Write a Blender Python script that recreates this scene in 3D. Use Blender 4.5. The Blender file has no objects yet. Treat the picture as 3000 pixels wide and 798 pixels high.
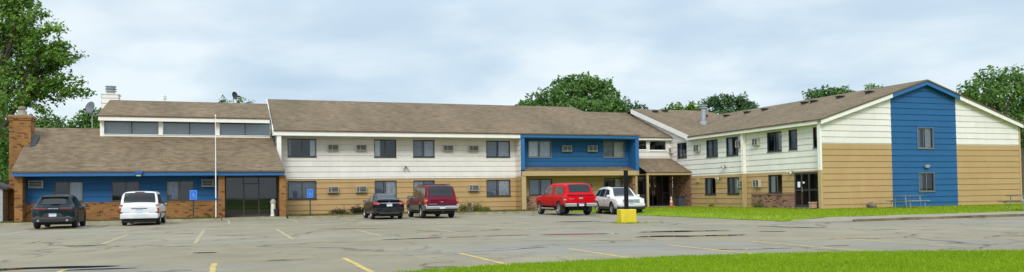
import bpy, bmesh, math, random
from mathutils import Vector, Matrix, noise as mnoise
rad = math.radians
random.seed(7)
scene = bpy.context.scene
COL = scene.collection

# ------------------------------------------------------------------ camera
H = 1.35
F_PX, CY, PITCH, ROLL = 2300.0, 508.0, rad(1.5), 0.0145
cam_d = bpy.data.cameras.new("camera")
cam = bpy.data.objects.new("camera", cam_d)
COL.objects.link(cam)
cam.matrix_world = Matrix.Translation((0, 0, H)) @ Matrix.Rotation(rad(90) + PITCH, 4, 'X') @ Matrix.Rotation(-ROLL, 4, 'Z')
cam_d.sensor_width = 36
cam_d.lens = F_PX / 3000 * 36
cam_d.shift_y = (CY - 399) / 3000
cam_d.clip_end = 3000
cam_d.clip_start = 0.1
scene.camera = cam

# building directions: U along the long facade, V away from the camera
ANG = rad(20)
CU, SU = math.cos(ANG), math.sin(ANG)
def W(u, v, z=0.0):
    return Vector((u * CU - v * SU, u * SU + v * CU, z))

# ------------------------------------------------------------------ materials
def new_mat(name):
    m = bpy.data.materials.new(name)
    m.use_nodes = True
    nt = m.node_tree
    b = nt.nodes["Principled BSDF"]
    return m, nt, b

def N(nt, t, **kw):
    n = nt.nodes.new(t)
    for k, v in kw.items():
        setattr(n, k, v)
    return n

def ramp(nt, fac, stops):
    r = N(nt, "ShaderNodeValToRGB")
    el = r.color_ramp.elements
    while len(el) < len(stops):
        el.new(0.5)
    for e, (p, c) in zip(el, stops):
        e.position = p
        e.color = (c[0], c[1], c[2], 1) if not isinstance(c, float) else (c, c, c, 1)
    nt.links.new(fac, r.inputs[0])
    return r.outputs[0]

def mixc(nt, fac, a, b, mode='MIX'):
    m = N(nt, "ShaderNodeMix", data_type='RGBA', blend_type=mode)
    for i, v in ((0, fac), (6, a), (7, b)):
        if hasattr(v, 'is_output') or isinstance(v, bpy.types.NodeSocket):
            nt.links.new(v, m.inputs[i])
        elif isinstance(v, (int, float)):
            m.inputs[i].default_value = v
        else:
            m.inputs[i].default_value = (v[0], v[1], v[2], 1)
    return m.outputs[2]

def math_n(nt, op, a, b=None, c=None, clamp=False):
    m = N(nt, "ShaderNodeMath", operation=op, use_clamp=clamp)
    for i, v in enumerate((a, b, c)):
        if v is None:
            continue
        if isinstance(v, bpy.types.NodeSocket):
            nt.links.new(v, m.inputs[i])
        else:
            m.inputs[i].default_value = v
    return m.outputs[0]

def noise_n(nt, scale, detail=4, rough=0.55, vec=None, dist=0.0):
    n = N(nt, "ShaderNodeTexNoise")
    n.inputs["Scale"].default_value = scale
    n.inputs["Detail"].default_value = detail
    n.inputs["Roughness"].default_value = rough
    n.inputs["Distortion"].default_value = dist
    if vec is not None:
        nt.links.new(vec, n.inputs["Vector"])
    return n.outputs["Fac"]

def obj_coord(nt):
    return N(nt, "ShaderNodeTexCoord").outputs["Object"]

def map_scale(nt, vec, s, rot=None):
    m = N(nt, "ShaderNodeMapping")
    m.inputs["Scale"].default_value = s
    if rot:
        m.inputs["Rotation"].default_value = rot
    nt.links.new(vec, m.inputs["Vector"])
    return m.outputs[0]

def plain(name, col, rough=0.6, metal=0.0, vary=0.12, scale=3.0, spec=0.5, coat=0.0):
    m, nt, b = new_mat(name)
    v = obj_coord(nt)
    n = noise_n(nt, scale, 5, 0.6, v)
    lo = [c * (1 - vary) for c in col]
    hi = [min(1, c * (1 + vary)) for c in col]
    nt.links.new(ramp(nt, n, [(0.3, lo), (0.7, hi)]), b.inputs["Base Color"])
    b.inputs["Roughness"].default_value = rough
    b.inputs["Metallic"].default_value = metal
    b.inputs["Specular IOR Level"].default_value = spec
    if coat:
        b.inputs["Coat Weight"].default_value = coat
        b.inputs["Coat Roughness"].default_value = 0.05
    return m

PITCH_B = 0.385
def siding_mat(name, col):
    m, nt, b = new_mat(name)
    v = obj_coord(nt)
    sep = N(nt, "ShaderNodeSeparateXYZ"); nt.links.new(v, sep.inputs[0])
    along = math_n(nt, 'ADD', sep.outputs[0], sep.outputs[1])
    # lap lines: shade under each board painted into the colour, slightly wavering
    wob = noise_n(nt, 0.9, 3, 0.6, v)
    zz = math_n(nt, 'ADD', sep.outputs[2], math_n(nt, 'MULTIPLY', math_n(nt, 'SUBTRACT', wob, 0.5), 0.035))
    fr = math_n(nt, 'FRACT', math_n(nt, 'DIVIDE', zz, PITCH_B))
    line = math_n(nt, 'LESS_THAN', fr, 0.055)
    line_vary = noise_n(nt, 1.7, 2, 0.5, v)
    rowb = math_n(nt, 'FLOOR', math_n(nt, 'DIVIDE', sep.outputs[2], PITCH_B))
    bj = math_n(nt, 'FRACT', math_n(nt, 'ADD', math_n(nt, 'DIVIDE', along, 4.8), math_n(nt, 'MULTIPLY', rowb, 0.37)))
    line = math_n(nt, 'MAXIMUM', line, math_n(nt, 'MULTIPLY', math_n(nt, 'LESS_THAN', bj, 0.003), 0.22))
    line = math_n(nt, 'MULTIPLY', line, ramp(nt, line_vary, [(0.35, 0.45), (0.6, 1.0)]))
    # per board tone
    row = math_n(nt, 'FLOOR', math_n(nt, 'DIVIDE', sep.outputs[2], PITCH_B))
    seg = math_n(nt, 'FLOOR', math_n(nt, 'ADD', math_n(nt, 'DIVIDE', along, 4.8), math_n(nt, 'MULTIPLY', row, 0.37)))
    wn = N(nt, "ShaderNodeTexWhiteNoise", noise_dimensions='2D')
    cv = N(nt, "ShaderNodeCombineXYZ"); nt.links.new(row, cv.inputs[0]); nt.links.new(seg, cv.inputs[1])
    nt.links.new(cv.outputs[0], wn.inputs["Vector"])
    tone = math_n(nt, 'MULTIPLY_ADD', wn.outputs["Value"], 0.05, 0.97)
    dirt = noise_n(nt, 1.3, 6, 0.65, map_scale(nt, v, (1, 1, 0.35)))
    tone = math_n(nt, 'MULTIPLY', tone, ramp(nt, dirt, [(0.3, 0.90), (0.65, 1.0)]))
    streak = noise_n(nt, 1.0, 4, 0.7, map_scale(nt, v, (5, 5, 0.5)))
    tone = math_n(nt, 'MULTIPLY', tone, ramp(nt, streak, [(0.26, 0.92), (0.42, 1.0)]))
    c = mixc(nt, 1.0, col, tone, 'MULTIPLY')
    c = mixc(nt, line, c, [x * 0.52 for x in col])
    nt.links.new(c, b.inputs["Base Color"])
    b.inputs["Roughness"].default_value = 0.7
    b.inputs["Specular IOR Level"].default_value = 0.25
    bp = N(nt, "ShaderNodeBump"); bp.inputs["Strength"].default_value = 0.25; bp.inputs["Distance"].default_value = 0.01
    nt.links.new(noise_n(nt, 14, 4, 0.6, map_scale(nt, v, (1, 1, 8))), bp.inputs["Height"])
    nt.links.new(bp.outputs[0], b.inputs["Normal"])
    return m

def brick_mat(name, c1, c2, c3, mortar):
    m, nt, b = new_mat(name)
    v = obj_coord(nt)
    sep = N(nt, "ShaderNodeSeparateXYZ"); nt.links.new(v, sep.inputs[0])
    cv = N(nt, "ShaderNodeCombineXYZ")
    nt.links.new(math_n(nt, 'ADD', sep.outputs[0], sep.outputs[1]), cv.inputs[0])
    nt.links.new(sep.outputs[2], cv.inputs[1])
    br = N(nt, "ShaderNodeTexBrick")
    br.inputs["Scale"].default_value = 1.0
    br.inputs["Brick Width"].default_value = 0.24
    br.inputs["Row Height"].default_value = 0.085
    br.inputs["Mortar Size"].default_value = 0.009
    br.inputs["Bias"].default_value = -0.1
    br.inputs["Color1"].default_value = (*c1, 1)
    br.inputs["Color2"].default_value = (*c2, 1)
    br.inputs["Mortar"].default_value = (*mortar, 1)
    nt.links.new(cv.outputs[0], br.inputs["Vector"])
    # scattered dark burnt bricks
    row = math_n(nt, 'FLOOR', math_n(nt, 'DIVIDE', sep.outputs[2], 0.085))
    cc = math_n(nt, 'FLOOR', math_n(nt, 'ADD', math_n(nt, 'DIVIDE', math_n(nt, 'ADD', sep.outputs[0], sep.outputs[1]), 0.24), math_n(nt, 'MULTIPLY', math_n(nt, 'MODULO', row, 2.0), 0.5)))
    wn = N(nt, "ShaderNodeTexWhiteNoise", noise_dimensions='2D')
    k = N(nt, "ShaderNodeCombineXYZ"); nt.links.new(row, k.inputs[0]); nt.links.new(cc, k.inputs[1])
    nt.links.new(k.outputs[0], wn.inputs["Vector"])
    dark = math_n(nt, 'GREATER_THAN', wn.outputs["Value"], 0.87)
    c = mixc(nt, math_n(nt, 'MULTIPLY', dark, 0.8), br.outputs["Color"], c3)
    n = noise_n(nt, 0.8, 5, 0.65, v)
    c = mixc(nt, 1.0, c, ramp(nt, n, [(0.3, 0.72), (0.7, 1.12)]), 'MULTIPLY')
    nt.links.new(c, b.inputs["Base Color"])
    b.inputs["Roughness"].default_value = 0.85
    b.inputs["Specular IOR Level"].default_value = 0.2
    bp = N(nt, "ShaderNodeBump"); bp.inputs["Strength"].default_value = 0.6; bp.inputs["Distance"].default_value = 0.012
    nt.links.new(math_n(nt, 'SUBTRACT', 1.0, br.outputs["Fac"]), bp.inputs["Height"])
    nt.links.new(bp.outputs[0], b.inputs["Normal"])
    return m

def shingle_mat(name, base):
    m, nt, b = new_mat(name)
    uv = N(nt, "ShaderNodeUVMap").outputs[0]
    br = N(nt, "ShaderNodeTexBrick")
    br.inputs["Scale"].default_value = 1.0
    br.inputs["Brick Width"].default_value = 0.36
    br.inputs["Row Height"].default_value = 0.15
    br.inputs["Mortar Size"].default_value = 0.006
    br.inputs["Color1"].default_value = (base[0] * .78, base[1] * .76, base[2] * .74, 1)
    br.inputs["Color2"].default_value = (base[0] * 1.2, base[1] * 1.18, base[2] * 1.14, 1)
    br.inputs["Mortar"].default_value = (base[0] * .6, base[1] * .6, base[2] * .6, 1)
    nt.links.new(uv, br.inputs["Vector"])
    n1 = noise_n(nt, 1.0, 4, 0.7, map_scale(nt, uv, (1.6, 4.5, 1)))
    n2 = noise_n(nt, 1.0, 3, 0.6, map_scale(nt, uv, (0.35, 0.12, 1)))
    n3 = noise_n(nt, 60, 2, 0.6, uv)
    c = mixc(nt, 1.0, br.outputs["Color"], ramp(nt, n1, [(0.3, 0.78), (0.7, 1.2)]), 'MULTIPLY')
    c = mixc(nt, 1.0, c, ramp(nt, n2, [(0.3, (0.80, 0.80, 0.77)), (0.7, (1.10, 1.08, 1.05))]), 'MULTIPLY')
    c = mixc(nt, 1.0, c, ramp(nt, n3, [(0.3, 0.88), (0.7, 1.1)]), 'MULTIPLY')
    nt.links.new(c, b.inputs["Base Color"])
    b.inputs["Roughness"].default_value = 0.9
    b.inputs["Specular IOR Level"].default_value = 0.15
    bp = N(nt, "ShaderNodeBump"); bp.inputs["Strength"].default_value = 0.5; bp.inputs["Distance"].default_value = 0.02
    nt.links.new(br.outputs["Fac"], bp.inputs["Height"]); bp.invert = True
    nt.links.new(bp.outputs[0], b.inputs["Normal"])
    return m

def glass_mat(name, tint, through=0.55, rough=0.02):
    """window glass: Fresnel mirror over a tinted, partly see-through pane"""
    m, nt, b = new_mat(name)
    out = nt.nodes["Material Output"]
    nt.nodes.remove(b)
    gl = N(nt, "ShaderNodeBsdfGlossy"); gl.inputs["Roughness"].default_value = rough
    gl.inputs["Color"].default_value = (0.9, 0.93, 0.95, 1)
    tr = N(nt, "ShaderNodeBsdfTransparent"); tr.inputs["Color"].default_value = (tint[0], tint[1], tint[2], 1)
    fr = N(nt, "ShaderNodeFresnel"); fr.inputs["IOR"].default_value = 1.52
    f2 = math_n(nt, 'MULTIPLY_ADD', fr.outputs[0], 1.25, 0.02, clamp=True)
    mx = N(nt, "ShaderNodeMixShader")
    nt.links.new(f2, mx.inputs[0]); nt.links.new(tr.outputs[0], mx.inputs[1]); nt.links.new(gl.outputs[0], mx.inputs[2])
    nt.links.new(mx.outputs[0], out.inputs[0])
    return m

def leaf_mat(name, dark, light):
    m, nt, b = new_mat(name)
    at = N(nt, "ShaderNodeAttribute"); at.attribute_name = "tint"
    c = ramp(nt, at.outputs["Fac"], [(0.0, dark), (1.0, light)])
    nt.links.new(c, b.inputs["Base Color"])
    b.inputs["Roughness"].default_value = 0.6
    b.inputs["Specular IOR Level"].default_value = 0.3
    # a little light comes through the leaf
    out = nt.nodes["Material Output"]
    tl = N(nt, "ShaderNodeBsdfTranslucent"); nt.links.new(c, tl.inputs["Color"])
    mx = N(nt, "ShaderNodeMixShader"); mx.inputs[0].default_value = 0.3
    nt.links.new(b.outputs[0], mx.inputs[1]); nt.links.new(tl.outputs[0], mx.inputs[2])
    nt.links.new(mx.outputs[0], out.inputs[0])
    return m

def asphalt_mat():
    m, nt, b = new_mat("worn_asphalt")
    v = obj_coord(nt)
    big = noise_n(nt, 0.10, 4, 0.6, v)
    mid = noise_n(nt, 0.5, 5, 0.65, v, 0.5)
    fine = noise_n(nt, 55, 3, 0.7, v)
    c = ramp(nt, big, [(0.3, (0.225, 0.188, 0.124)), (0.55, (0.275, 0.232, 0.155)), (0.75, (0.240, 0.212, 0.158))])
    c = mixc(nt, 1.0, c, ramp(nt, mid, [(0.28, 0.82), (0.7, 1.12)]), 'MULTIPLY')
    c = mixc(nt, 1.0, c, ramp(nt, fine, [(0.25, 0.78), (0.75, 1.18)]), 'MULTIPLY')
    wet = noise_n(nt, 0.12, 5, 0.62, map_scale(nt, v, (0.6, 1.5, 1), (0, 0, -0.35)), 0.6)
    c = mixc(nt, ramp(nt, wet, [(0.50, 0.0), (0.66, 0.55)]), c, (0.225, 0.222, 0.215))
    stain = noise_n(nt, 0.22, 6, 0.7, map_scale(nt, v, (0.45, 2.0, 1), (0, 0, -0.36)), 0.4)
    c = mixc(nt, ramp(nt, stain, [(0.56, 0.0), (0.72, 0.5)]), c, (0.135, 0.115, 0.08))
    # cracks: cell borders warped by noise, only in some areas
    nv = N(nt, "ShaderNodeTexNoise"); nv.inputs["Scale"].default_value = 0.8; nv.inputs["Detail"].default_value = 5
    nt.links.new(v, nv.inputs["Vector"])
    va = N(nt, "ShaderNodeVectorMath", operation='MULTIPLY_ADD')
    nt.links.new(nv.outputs["Color"], va.inputs[0]); va.inputs[1].default_value = (2.2, 2.2, 0); nt.links.new(v, va.inputs[2])
    vo = N(nt, "ShaderNodeTexVoronoi", feature='DISTANCE_TO_EDGE'); vo.inputs["Scale"].default_value = 0.16
    nt.links.new(va.outputs[0], vo.inputs["Vector"])
    area = noise_n(nt, 0.13, 2, 0.5, v)
    cr = math_n(nt, 'MULTIPLY', ramp(nt, vo.outputs["Distance"], [(0.0, 0.95), (0.005, 0.7), (0.011, 0.0)]), ramp(nt, area, [(0.42, 0.15), (0.55, 0.9)]))
    vo2 = N(nt, "ShaderNodeTexVoronoi", feature='DISTANCE_TO_EDGE'); vo2.inputs["Scale"].default_value = 0.45
    nt.links.new(va.outputs[0], vo2.inputs["Vector"])
    area2 = noise_n(nt, 0.09, 2, 0.5, map_scale(nt, v, (1, 1, 1), (0, 0, 1.0)))
    cr2 = math_n(nt, 'MULTIPLY', ramp(nt, vo2.outputs["Distance"], [(0.0, 0.8), (0.018, 0.0)]), ramp(nt, area2, [(0.52, 0.0), (0.62, 0.7)]))
    crk = math_n(nt, 'MAXIMUM', cr, cr2)
    c = mixc(nt, crk, c, (0.06, 0.052, 0.035))
    # moss and weeds tint in patches
    moss = noise_n(nt, 0.33, 5, 0.7, map_scale(nt, v, (1, 1, 1), (0, 0, 0.6)))
    c = mixc(nt, ramp(nt, moss, [(0.62, 0.0), (0.78, 0.35)]), c, (0.17, 0.15, 0.075))
    nt.links.new(c, b.inputs["Base Color"])
    # damp, glossier patches
    damp = noise_n(nt, 0.16, 4, 0.6, map_scale(nt, v, (0.55, 1.3, 1), (0, 0, -0.3)))
    nt.links.new(ramp(nt, damp, [(0.4, 0.9), (0.66, 0.55)]), b.inputs["Roughness"])
    b.inputs["Specular IOR Level"].default_value = 0.2
    bp = N(nt, "ShaderNodeBump"); bp.inputs["Strength"].default_value = 0.5; bp.inputs["Distance"].default_value = 0.01
    nt.links.new(math_n(nt, 'SUBTRACT', fine, math_n(nt, 'MULTIPLY', crk, 1.5)), bp.inputs["Height"])
    nt.links.new(bp.outputs[0], b.inputs["Normal"])
    return m

def grass_ground_mat(name, a, bcol, dry):
    m, nt, b = new_mat(name)
    v = obj_coord(nt)
    n1 = noise_n(nt, 0.25, 5, 0.65, v)
    n2 = noise_n(nt, 9, 4, 0.7, v)
    c = ramp(nt, n1, [(0.3, a), (0.6, bcol), (0.8, dry)])
    c = mixc(nt, 1.0, c, ramp(nt, n2, [(0.25, 0.7), (0.75, 1.2)]), 'MULTIPLY')
    nt.links.new(c, b.inputs["Base Color"])
    b.inputs["Roughness"].default_value = 0.9
    b.inputs["Specular IOR Level"].default_value = 0.1
    return m

def paint_line_mat(name, stops):
    m, nt, b = new_mat(name)
    v = obj_coord(nt)
    n = noise_n(nt, 3.0, 6, 0.7, v)
    c = ramp(nt, n, stops)
    nt.links.new(c, b.inputs["Base Color"])
    b.inputs["Roughness"].default_value = 0.7
    return m

M = {}
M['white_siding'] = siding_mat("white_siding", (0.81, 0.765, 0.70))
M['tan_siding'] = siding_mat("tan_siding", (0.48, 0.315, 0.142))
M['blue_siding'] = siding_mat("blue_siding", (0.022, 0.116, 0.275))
M['white_trim'] = plain("white_trim", (0.84, 0.81, 0.745), 0.6, vary=0.06)
M['tan_trim'] = plain("tan_trim", (0.47, 0.335, 0.16), 0.6, vary=0.07)
M['blue_trim'] = plain("blue_trim", (0.018, 0.125, 0.32), 0.5, vary=0.08)
M['brick'] = brick_mat("orange_brick", (0.37, 0.170, 0.045), (0.275, 0.112, 0.034), (0.10, 0.05, 0.028), (0.30, 0.20, 0.105))
M['brick_red'] = brick_mat("mixed_red_brick", (0.36, 0.18, 0.10), (0.24, 0.115, 0.075), (0.07, 0.04, 0.035), (0.38, 0.30, 0.23))
M['shingle'] = shingle_mat("brown_shingles", (0.195, 0.146, 0.098))
M['glass'] = glass_mat("window_glass", (0.90, 0.93, 0.96))
M['glass_dark'] = glass_mat("tinted_glass", (0.35, 0.38, 0.40))
M['car_glass'] = plain("car_glass", (0.012, 0.014, 0.016), 0.06, vary=0.02)
M['frame_dark'] = plain("dark_aluminium", (0.06, 0.06, 0.06), 0.45, 0.3)
M['frame_alu'] = plain("grey_aluminium", (0.22, 0.22, 0.21), 0.45, 0.4)
M['frame_bronze'] = plain("bronze_frame", (0.075, 0.065, 0.055), 0.45, 0.3)
M['interior'] = plain("dim_interior", (0.045, 0.047, 0.05), 0.9)
M['curtain'] = plain("sheer_curtain", (0.86, 0.88, 0.90), 0.9, vary=0.15, scale=5)
M['curtain_grey'] = plain("grey_curtain", (0.60, 0.64, 0.70), 0.9, vary=0.15, scale=5)
M['curtain_warm'] = plain("cream_curtain", (0.80, 0.76, 0.68), 0.9, vary=0.15, scale=5)
M['curtain_dark'] = plain("blue_grey_curtain", (0.27, 0.31, 0.38), 0.9, vary=0.2, scale=5)
M['sky_blind'] = plain("grey_sky_blind", (0.50, 0.57, 0.62), 0.9, vary=0.05)  # grey-blue also carries the sky reflection painted behind the clerestory panes
M['ac_case'] = plain("beige_metal_case", (0.50, 0.48, 0.42), 0.5)
M['lamp_bronze'] = plain("lamp_bronze", (0.30, 0.25, 0.17), 0.5)
M['dark_metal'] = plain("dark_metal", (0.035, 0.035, 0.035), 0.5, 0.2)
M['black'] = plain("black_plastic", (0.018, 0.018, 0.02), 0.5)
M['post_black'] = plain("matt_black_paint", (0.010, 0.010, 0.011), 0.85, spec=0.15)
M['galv'] = plain("galvanised_steel", (0.42, 0.44, 0.46), 0.4, 0.6)
M['concrete'] = plain("pale_concrete", (0.265, 0.225, 0.16), 0.85, vary=0.2, scale=2)
M['concrete_dirty'] = plain("stained_concrete", (0.27, 0.235, 0.15), 0.9, vary=0.35, scale=1.5)
M['asphalt'] = asphalt_mat()
M['lawn'] = grass_ground_mat("mown_lawn", (0.15, 0.23, 0.006), (0.20, 0.29, 0.008), (0.25, 0.30, 0.02))
M['weeds'] = grass_ground_mat("weedy_strip", (0.10, 0.10, 0.03), (0.16, 0.15, 0.05), (0.11, 0.15, 0.03))
M['field'] = grass_ground_mat("far_field", (0.07, 0.12, 0.02), (0.09, 0.15, 0.03), (0.13, 0.15, 0.05))
M['line'] = paint_line_mat("worn_yellow_paint", [(0.36, (0.27, 0.23, 0.16)), (0.48, (0.50, 0.35, 0.08)), (0.7, (0.56, 0.40, 0.09))])
M['line_faded'] = paint_line_mat("faded_yellow_paint", [(0.42, (0.29, 0.255, 0.185)), (0.56, (0.40, 0.32, 0.14)), (0.75, (0.44, 0.34, 0.13))])
M['bark'] = plain("tree_bark", (0.10, 0.075, 0.055), 0.9, vary=0.3)

# ------------------------------------------------------------------ mesh helpers
class MB:
    def __init__(s):
        s.v, s.f, s.m, s.uv = [], [], [], []
    def face(s, pts, mi=0, uv=None):
        i = len(s.v)
        s.v += [tuple(p) for p in pts]
        s.f.append(tuple(range(i, i + len(pts))))
        s.m.append(mi)
        s.uv.append(uv)
    def box(s, a, b, mi=0):
        (x0, y0, z0), (x1, y1, z1) = a, b
        if x0 > x1: x0, x1 = x1, x0
        if y0 > y1: y0, y1 = y1, y0
        if z0 > z1: z0, z1 = z1, z0
        i = len(s.v)
        s.v += [(x0, y0, z0), (x1, y0, z0), (x1, y1, z0), (x0, y1, z0), (x0, y0, z1), (x1, y0, z1), (x1, y1, z1), (x0, y1, z1)]
        for q in ((0, 3, 2, 1), (4, 5, 6, 7), (0, 1, 5, 4), (1, 2, 6, 5), (2, 3, 7, 6), (3, 0, 4, 7)):
            s.f.append(tuple(i + k for k in q)); s.m.append(mi); s.uv.append(None)
    def tube(s, pts, rs, n=8, mi=0, caps=True):
        pts = [Vector(p) for p in pts]
        if not isinstance(rs, (list, tuple)):
            rs = [rs] * len(pts)
        base = len(s.v)
        prev = None
        for k, p in enumerate(pts):
            d = (pts[min(k + 1, len(pts) - 1)] - pts[max(k - 1, 0)]).normalized()
            if prev is None:
                a = d.orthogonal().normalized()
            else:
                a = (prev - d * prev.dot(d)).normalized()
            prev = a
            b = d.cross(a)
            for j in range(n):
                t = 2 * math.pi * j / n
                s.v.append(tuple(p + (a * math.cos(t) + b * math.sin(t)) * rs[k]))
        for k in range(len(pts) - 1):
            for j in range(n):
                j2 = (j + 1) % n
                s.f.append((base + k * n + j, base + k * n + j2, base + (k + 1) * n + j2, base + (k + 1) * n + j)); s.m.append(mi); s.uv.append(None)
        if caps:
            s.f.append(tuple(base + j for j in reversed(range(n)))); s.m.append(mi); s.uv.append(None)
            e = base + (len(pts) - 1) * n
            s.f.append(tuple(e + j for j in range(n))); s.m.append(mi); s.uv.append(None)
    def lathe(s, c, prof, n=16, mi=0):
        """prof: list of (r, z) round a vertical axis at c=(x,y)"""
        base = len(s.v)
        for r, z in prof:
            for j in range(n):
                t = 2 * math.pi * j / n
                s.v.append((c[0] + r * math.cos(t), c[1] + r * math.sin(t), z))
        for k in range(len(prof) - 1):
            for j in range(n):
                j2 = (j + 1) % n
                s.f.append((base + k * n + j, base + k * n + j2, base + (k + 1) * n + j2, base + (k + 1) * n + j)); s.m.append(mi); s.uv.append(None)
        s.f.append(tuple(base + j for j in reversed(range(n)))); s.m.append(mi); s.uv.append(None)
        e = base + (len(prof) - 1) * n
        s.f.append(tuple(e + j for j in range(n))); s.m.append(mi); s.uv.append(None)
    def prism(s, poly, d, mi=0):
        """poly: 3-D loop, d: extrusion vector"""
        p = [Vector(q) for q in poly]; d = Vector(d); n = len(p)
        i = len(s.v)
        s.v += [tuple(q) for q in p] + [tuple(q + d) for q in p]
        s.f.append(tuple(i + k for k in reversed(range(n)))); s.m.append(mi); s.uv.append(None)
        s.f.append(tuple(i + n + k for k in range(n))); s.m.append(mi); s.uv.append(None)
        for k in range(n):
            k2 = (k + 1) % n
            s.f.append((i + k, i + k2, i + n + k2, i + n + k)); s.m.append(mi); s.uv.append(None)
    def build(s, name, mats, parent=None, shift=(0, 0, 0), smooth=False, bevel=0.0):
        me = bpy.data.meshes.new(name)
        sh = Vector(shift)
        me.from_pydata([tuple(Vector(p) - sh) for p in s.v], [], s.f)
        if not isinstance(mats, (list, tuple)):
            mats = [mats]
        for m in mats:
            me.materials.append(M[m] if isinstance(m, str) else m)
        me.polygons.foreach_set("material_index", s.m)
        if any(u is not None for u in s.uv):
            uvl = me.uv_layers.new(name="UVMap")
            for p, u in zip(me.polygons, s.uv):
                if u:
                    for li, q in zip(p.loop_indices, u):
                        uvl.data[li].uv = q
        if smooth:
            me.polygons.foreach_set("use_smooth", [True] * len(me.polygons))
        me.update()
        bm = bmesh.new(); bm.from_mesh(me)
        if bevel or smooth:
            bmesh.ops.remove_doubles(bm, verts=bm.verts, dist=1e-5)
        if bevel:
            es = [e for e in bm.edges if len(e.link_faces) == 2 and e.calc_face_angle(0) > 0.6]
            bmesh.ops.bevel(bm, geom=es, offset=bevel, segments=2, affect='EDGES', profile=0.6)
        bm.to_mesh(me); bm.free()
        o = bpy.data.objects.new(name, me)
        COL.objects.link(o)
        if parent is not None:
            o.parent = parent
        return o

def empty(name, loc, rz=0.0):
    o = bpy.data.objects.new(name, None)
    o.empty_display_size = 0.3
    COL.objects.link(o)
    o.location = loc
    o.rotation_euler = (0, 0, rz)
    return o

def tag(o, label=None, cat=None, group=None, kind=None):
    if label: o['label'] = label
    if cat: o['category'] = cat
    if group: o['group'] = group
    if kind: o['kind'] = kind
    return o

def copy_tree(o, parent=None):
    c = o.copy(); COL.objects.link(c); c.parent = parent
    for ch in list(o.children):
        copy_tree(ch, c)
    return c

# ------------------------------------------------------------------ world and sun
SUN_EL, SUN_AZ = rad(40), rad(186)       # azimuth from +Y clockwise
wd = bpy.data.worlds.new("World"); scene.world = wd; wd.use_nodes = True
nt = wd.node_tree
bg = nt.nodes["Background"]; bg.inputs[1].default_value = 0.1
sky = N(nt, "ShaderNodeTexSky", sky_type='NISHITA', sun_disc=False)
sky.sun_elevation = SUN_EL; sky.sun_rotation = SUN_AZ; sky.dust_density = 3.0; sky.air_density = 1.0
tc = N(nt, "ShaderNodeTexCoord").outputs["Generated"]
sp = N(nt, "ShaderNodeSeparateXYZ"); nt.links.new(tc, sp.inputs[0])
zc = math_n(nt, 'MAXIMUM', sp.outputs[2], 0.0)
den = math_n(nt, 'ADD', zc, 0.20)
cv = N(nt, "ShaderNodeCombineXYZ")
nt.links.new(math_n(nt, 'DIVIDE', sp.outputs[0], den), cv.inputs[0])
nt.links.new(math_n(nt, 'DIVIDE', sp.outputs[1], den), cv.inputs[1])
cl1 = noise_n(nt, 0.95, 5, 0.48, map_scale(nt, cv.outputs[0], (1, 1, 1), (0, 0, 0.5)), 0.35)
cl2 = noise_n(nt, 3.0, 4, 0.5, cv.outputs[0], 0.3)
clm = math_n(nt, 'ADD', math_n(nt, 'MULTIPLY', cl1, 0.75), math_n(nt, 'MULTIPLY', cl2, 0.25))
cloud = ramp(nt, clm, [(0.37, (4.5, 5.75, 7.05)), (0.47, (5.3, 6.5, 7.5)), (0.60, (7.2, 8.0, 8.5))])
# overcast skies are brighter overhead and pale at the horizon
lift = ramp(nt, zc, [(0.0, 1.06), (0.10, 1.0), (0.22, 0.98), (0.45, 1.5), (1.0, 2.2)])
SKY_LIFT = N(nt, "ShaderNodeMix", data_type='RGBA', blend_type='MULTIPLY'); SKY_LIFT.inputs[0].default_value = 1.0
nt.links.new(cloud, SKY_LIFT.inputs[6]); nt.links.new(lift, SKY_LIFT.inputs[7])
pale = mixc(nt, ramp(nt, zc, [(0.0, 0.45), (0.12, 0.0)]), SKY_LIFT.outputs[2], (6.6, 7.4, 8.2))
fin = mixc(nt, 0.9, sky.outputs[0], pale)
nt.links.new(fin, bg.inputs[0])

sd = bpy.data.lights.new("sun", 'SUN'); sd.energy = 1.5; sd.angle = rad(20); sd.color = (1.0, 0.96, 0.90)
so = bpy.data.objects.new("sun", sd); COL.objects.link(so)
sdir = Vector((math.sin(SUN_AZ) * math.cos(SUN_EL), math.cos(SUN_AZ) * math.cos(SUN_EL), math.sin(SUN_EL)))
so.rotation_euler = sdir.to_track_quat('Z', 'Y').to_euler()
so.location = (0, 0, 60)
vs = scene.view_settings
vs.view_transform = 'Standard'; vs.look = 'None'; vs.exposure = 0.32; vs.gamma = 1.0; vs.use_curve_mapping = False
scene.render.engine = 'CYCLES'
scene.cycles.max_bounces = 6; scene.cycles.transparent_max_bounces = 12
scene.cycles.caustics_reflective = False; scene.cycles.caustics_refractive = False

# ------------------------------------------------------------------ ground, lot, kerbs
def sheet(name, pts, z, mat, kind='structure', uvw=True):
    mb = MB()
    mb.face([(W(p[0], p[1], z) if uvw else Vector((p[0], p[1], z))) for p in pts])
    o = mb.build(name, mat)
    return tag(o, kind=kind)

def grid_sheet(name, fz, u0, u1, v0, v1, nu, nv, mat):
    mb = MB()
    for i in range(nu):
        for j in range(nv):
            a, b = u0 + (u1 - u0) * i / nu, u0 + (u1 - u0) * (i + 1) / nu
            c, d = v0 + (v1 - v0) * j / nv, v0 + (v1 - v0) * (j + 1) / nv
            mb.face([W(a, c, fz(a, c)), W(b, c, fz(b, c)), W(b, d, fz(b, d)), W(a, d, fz(a, d))])
    return tag(mb.build(name, mat), kind='structure')

sheet("ground", [(-900, -900), (900, -900), (900, 1200), (-900, 1200)], -0.03, 'field')
sheet("parking_lot", [(-70, -12), (90, -12), (90, 25.5), (24, 25.5), (22.4, 27.6), (22.4, 50.4), (3.6, 50.4), (3.6, 54.3), (-0.3, 54.3), (-0.3, 50.4), (-70, 50.4)], 0.0, 'asphalt')
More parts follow.
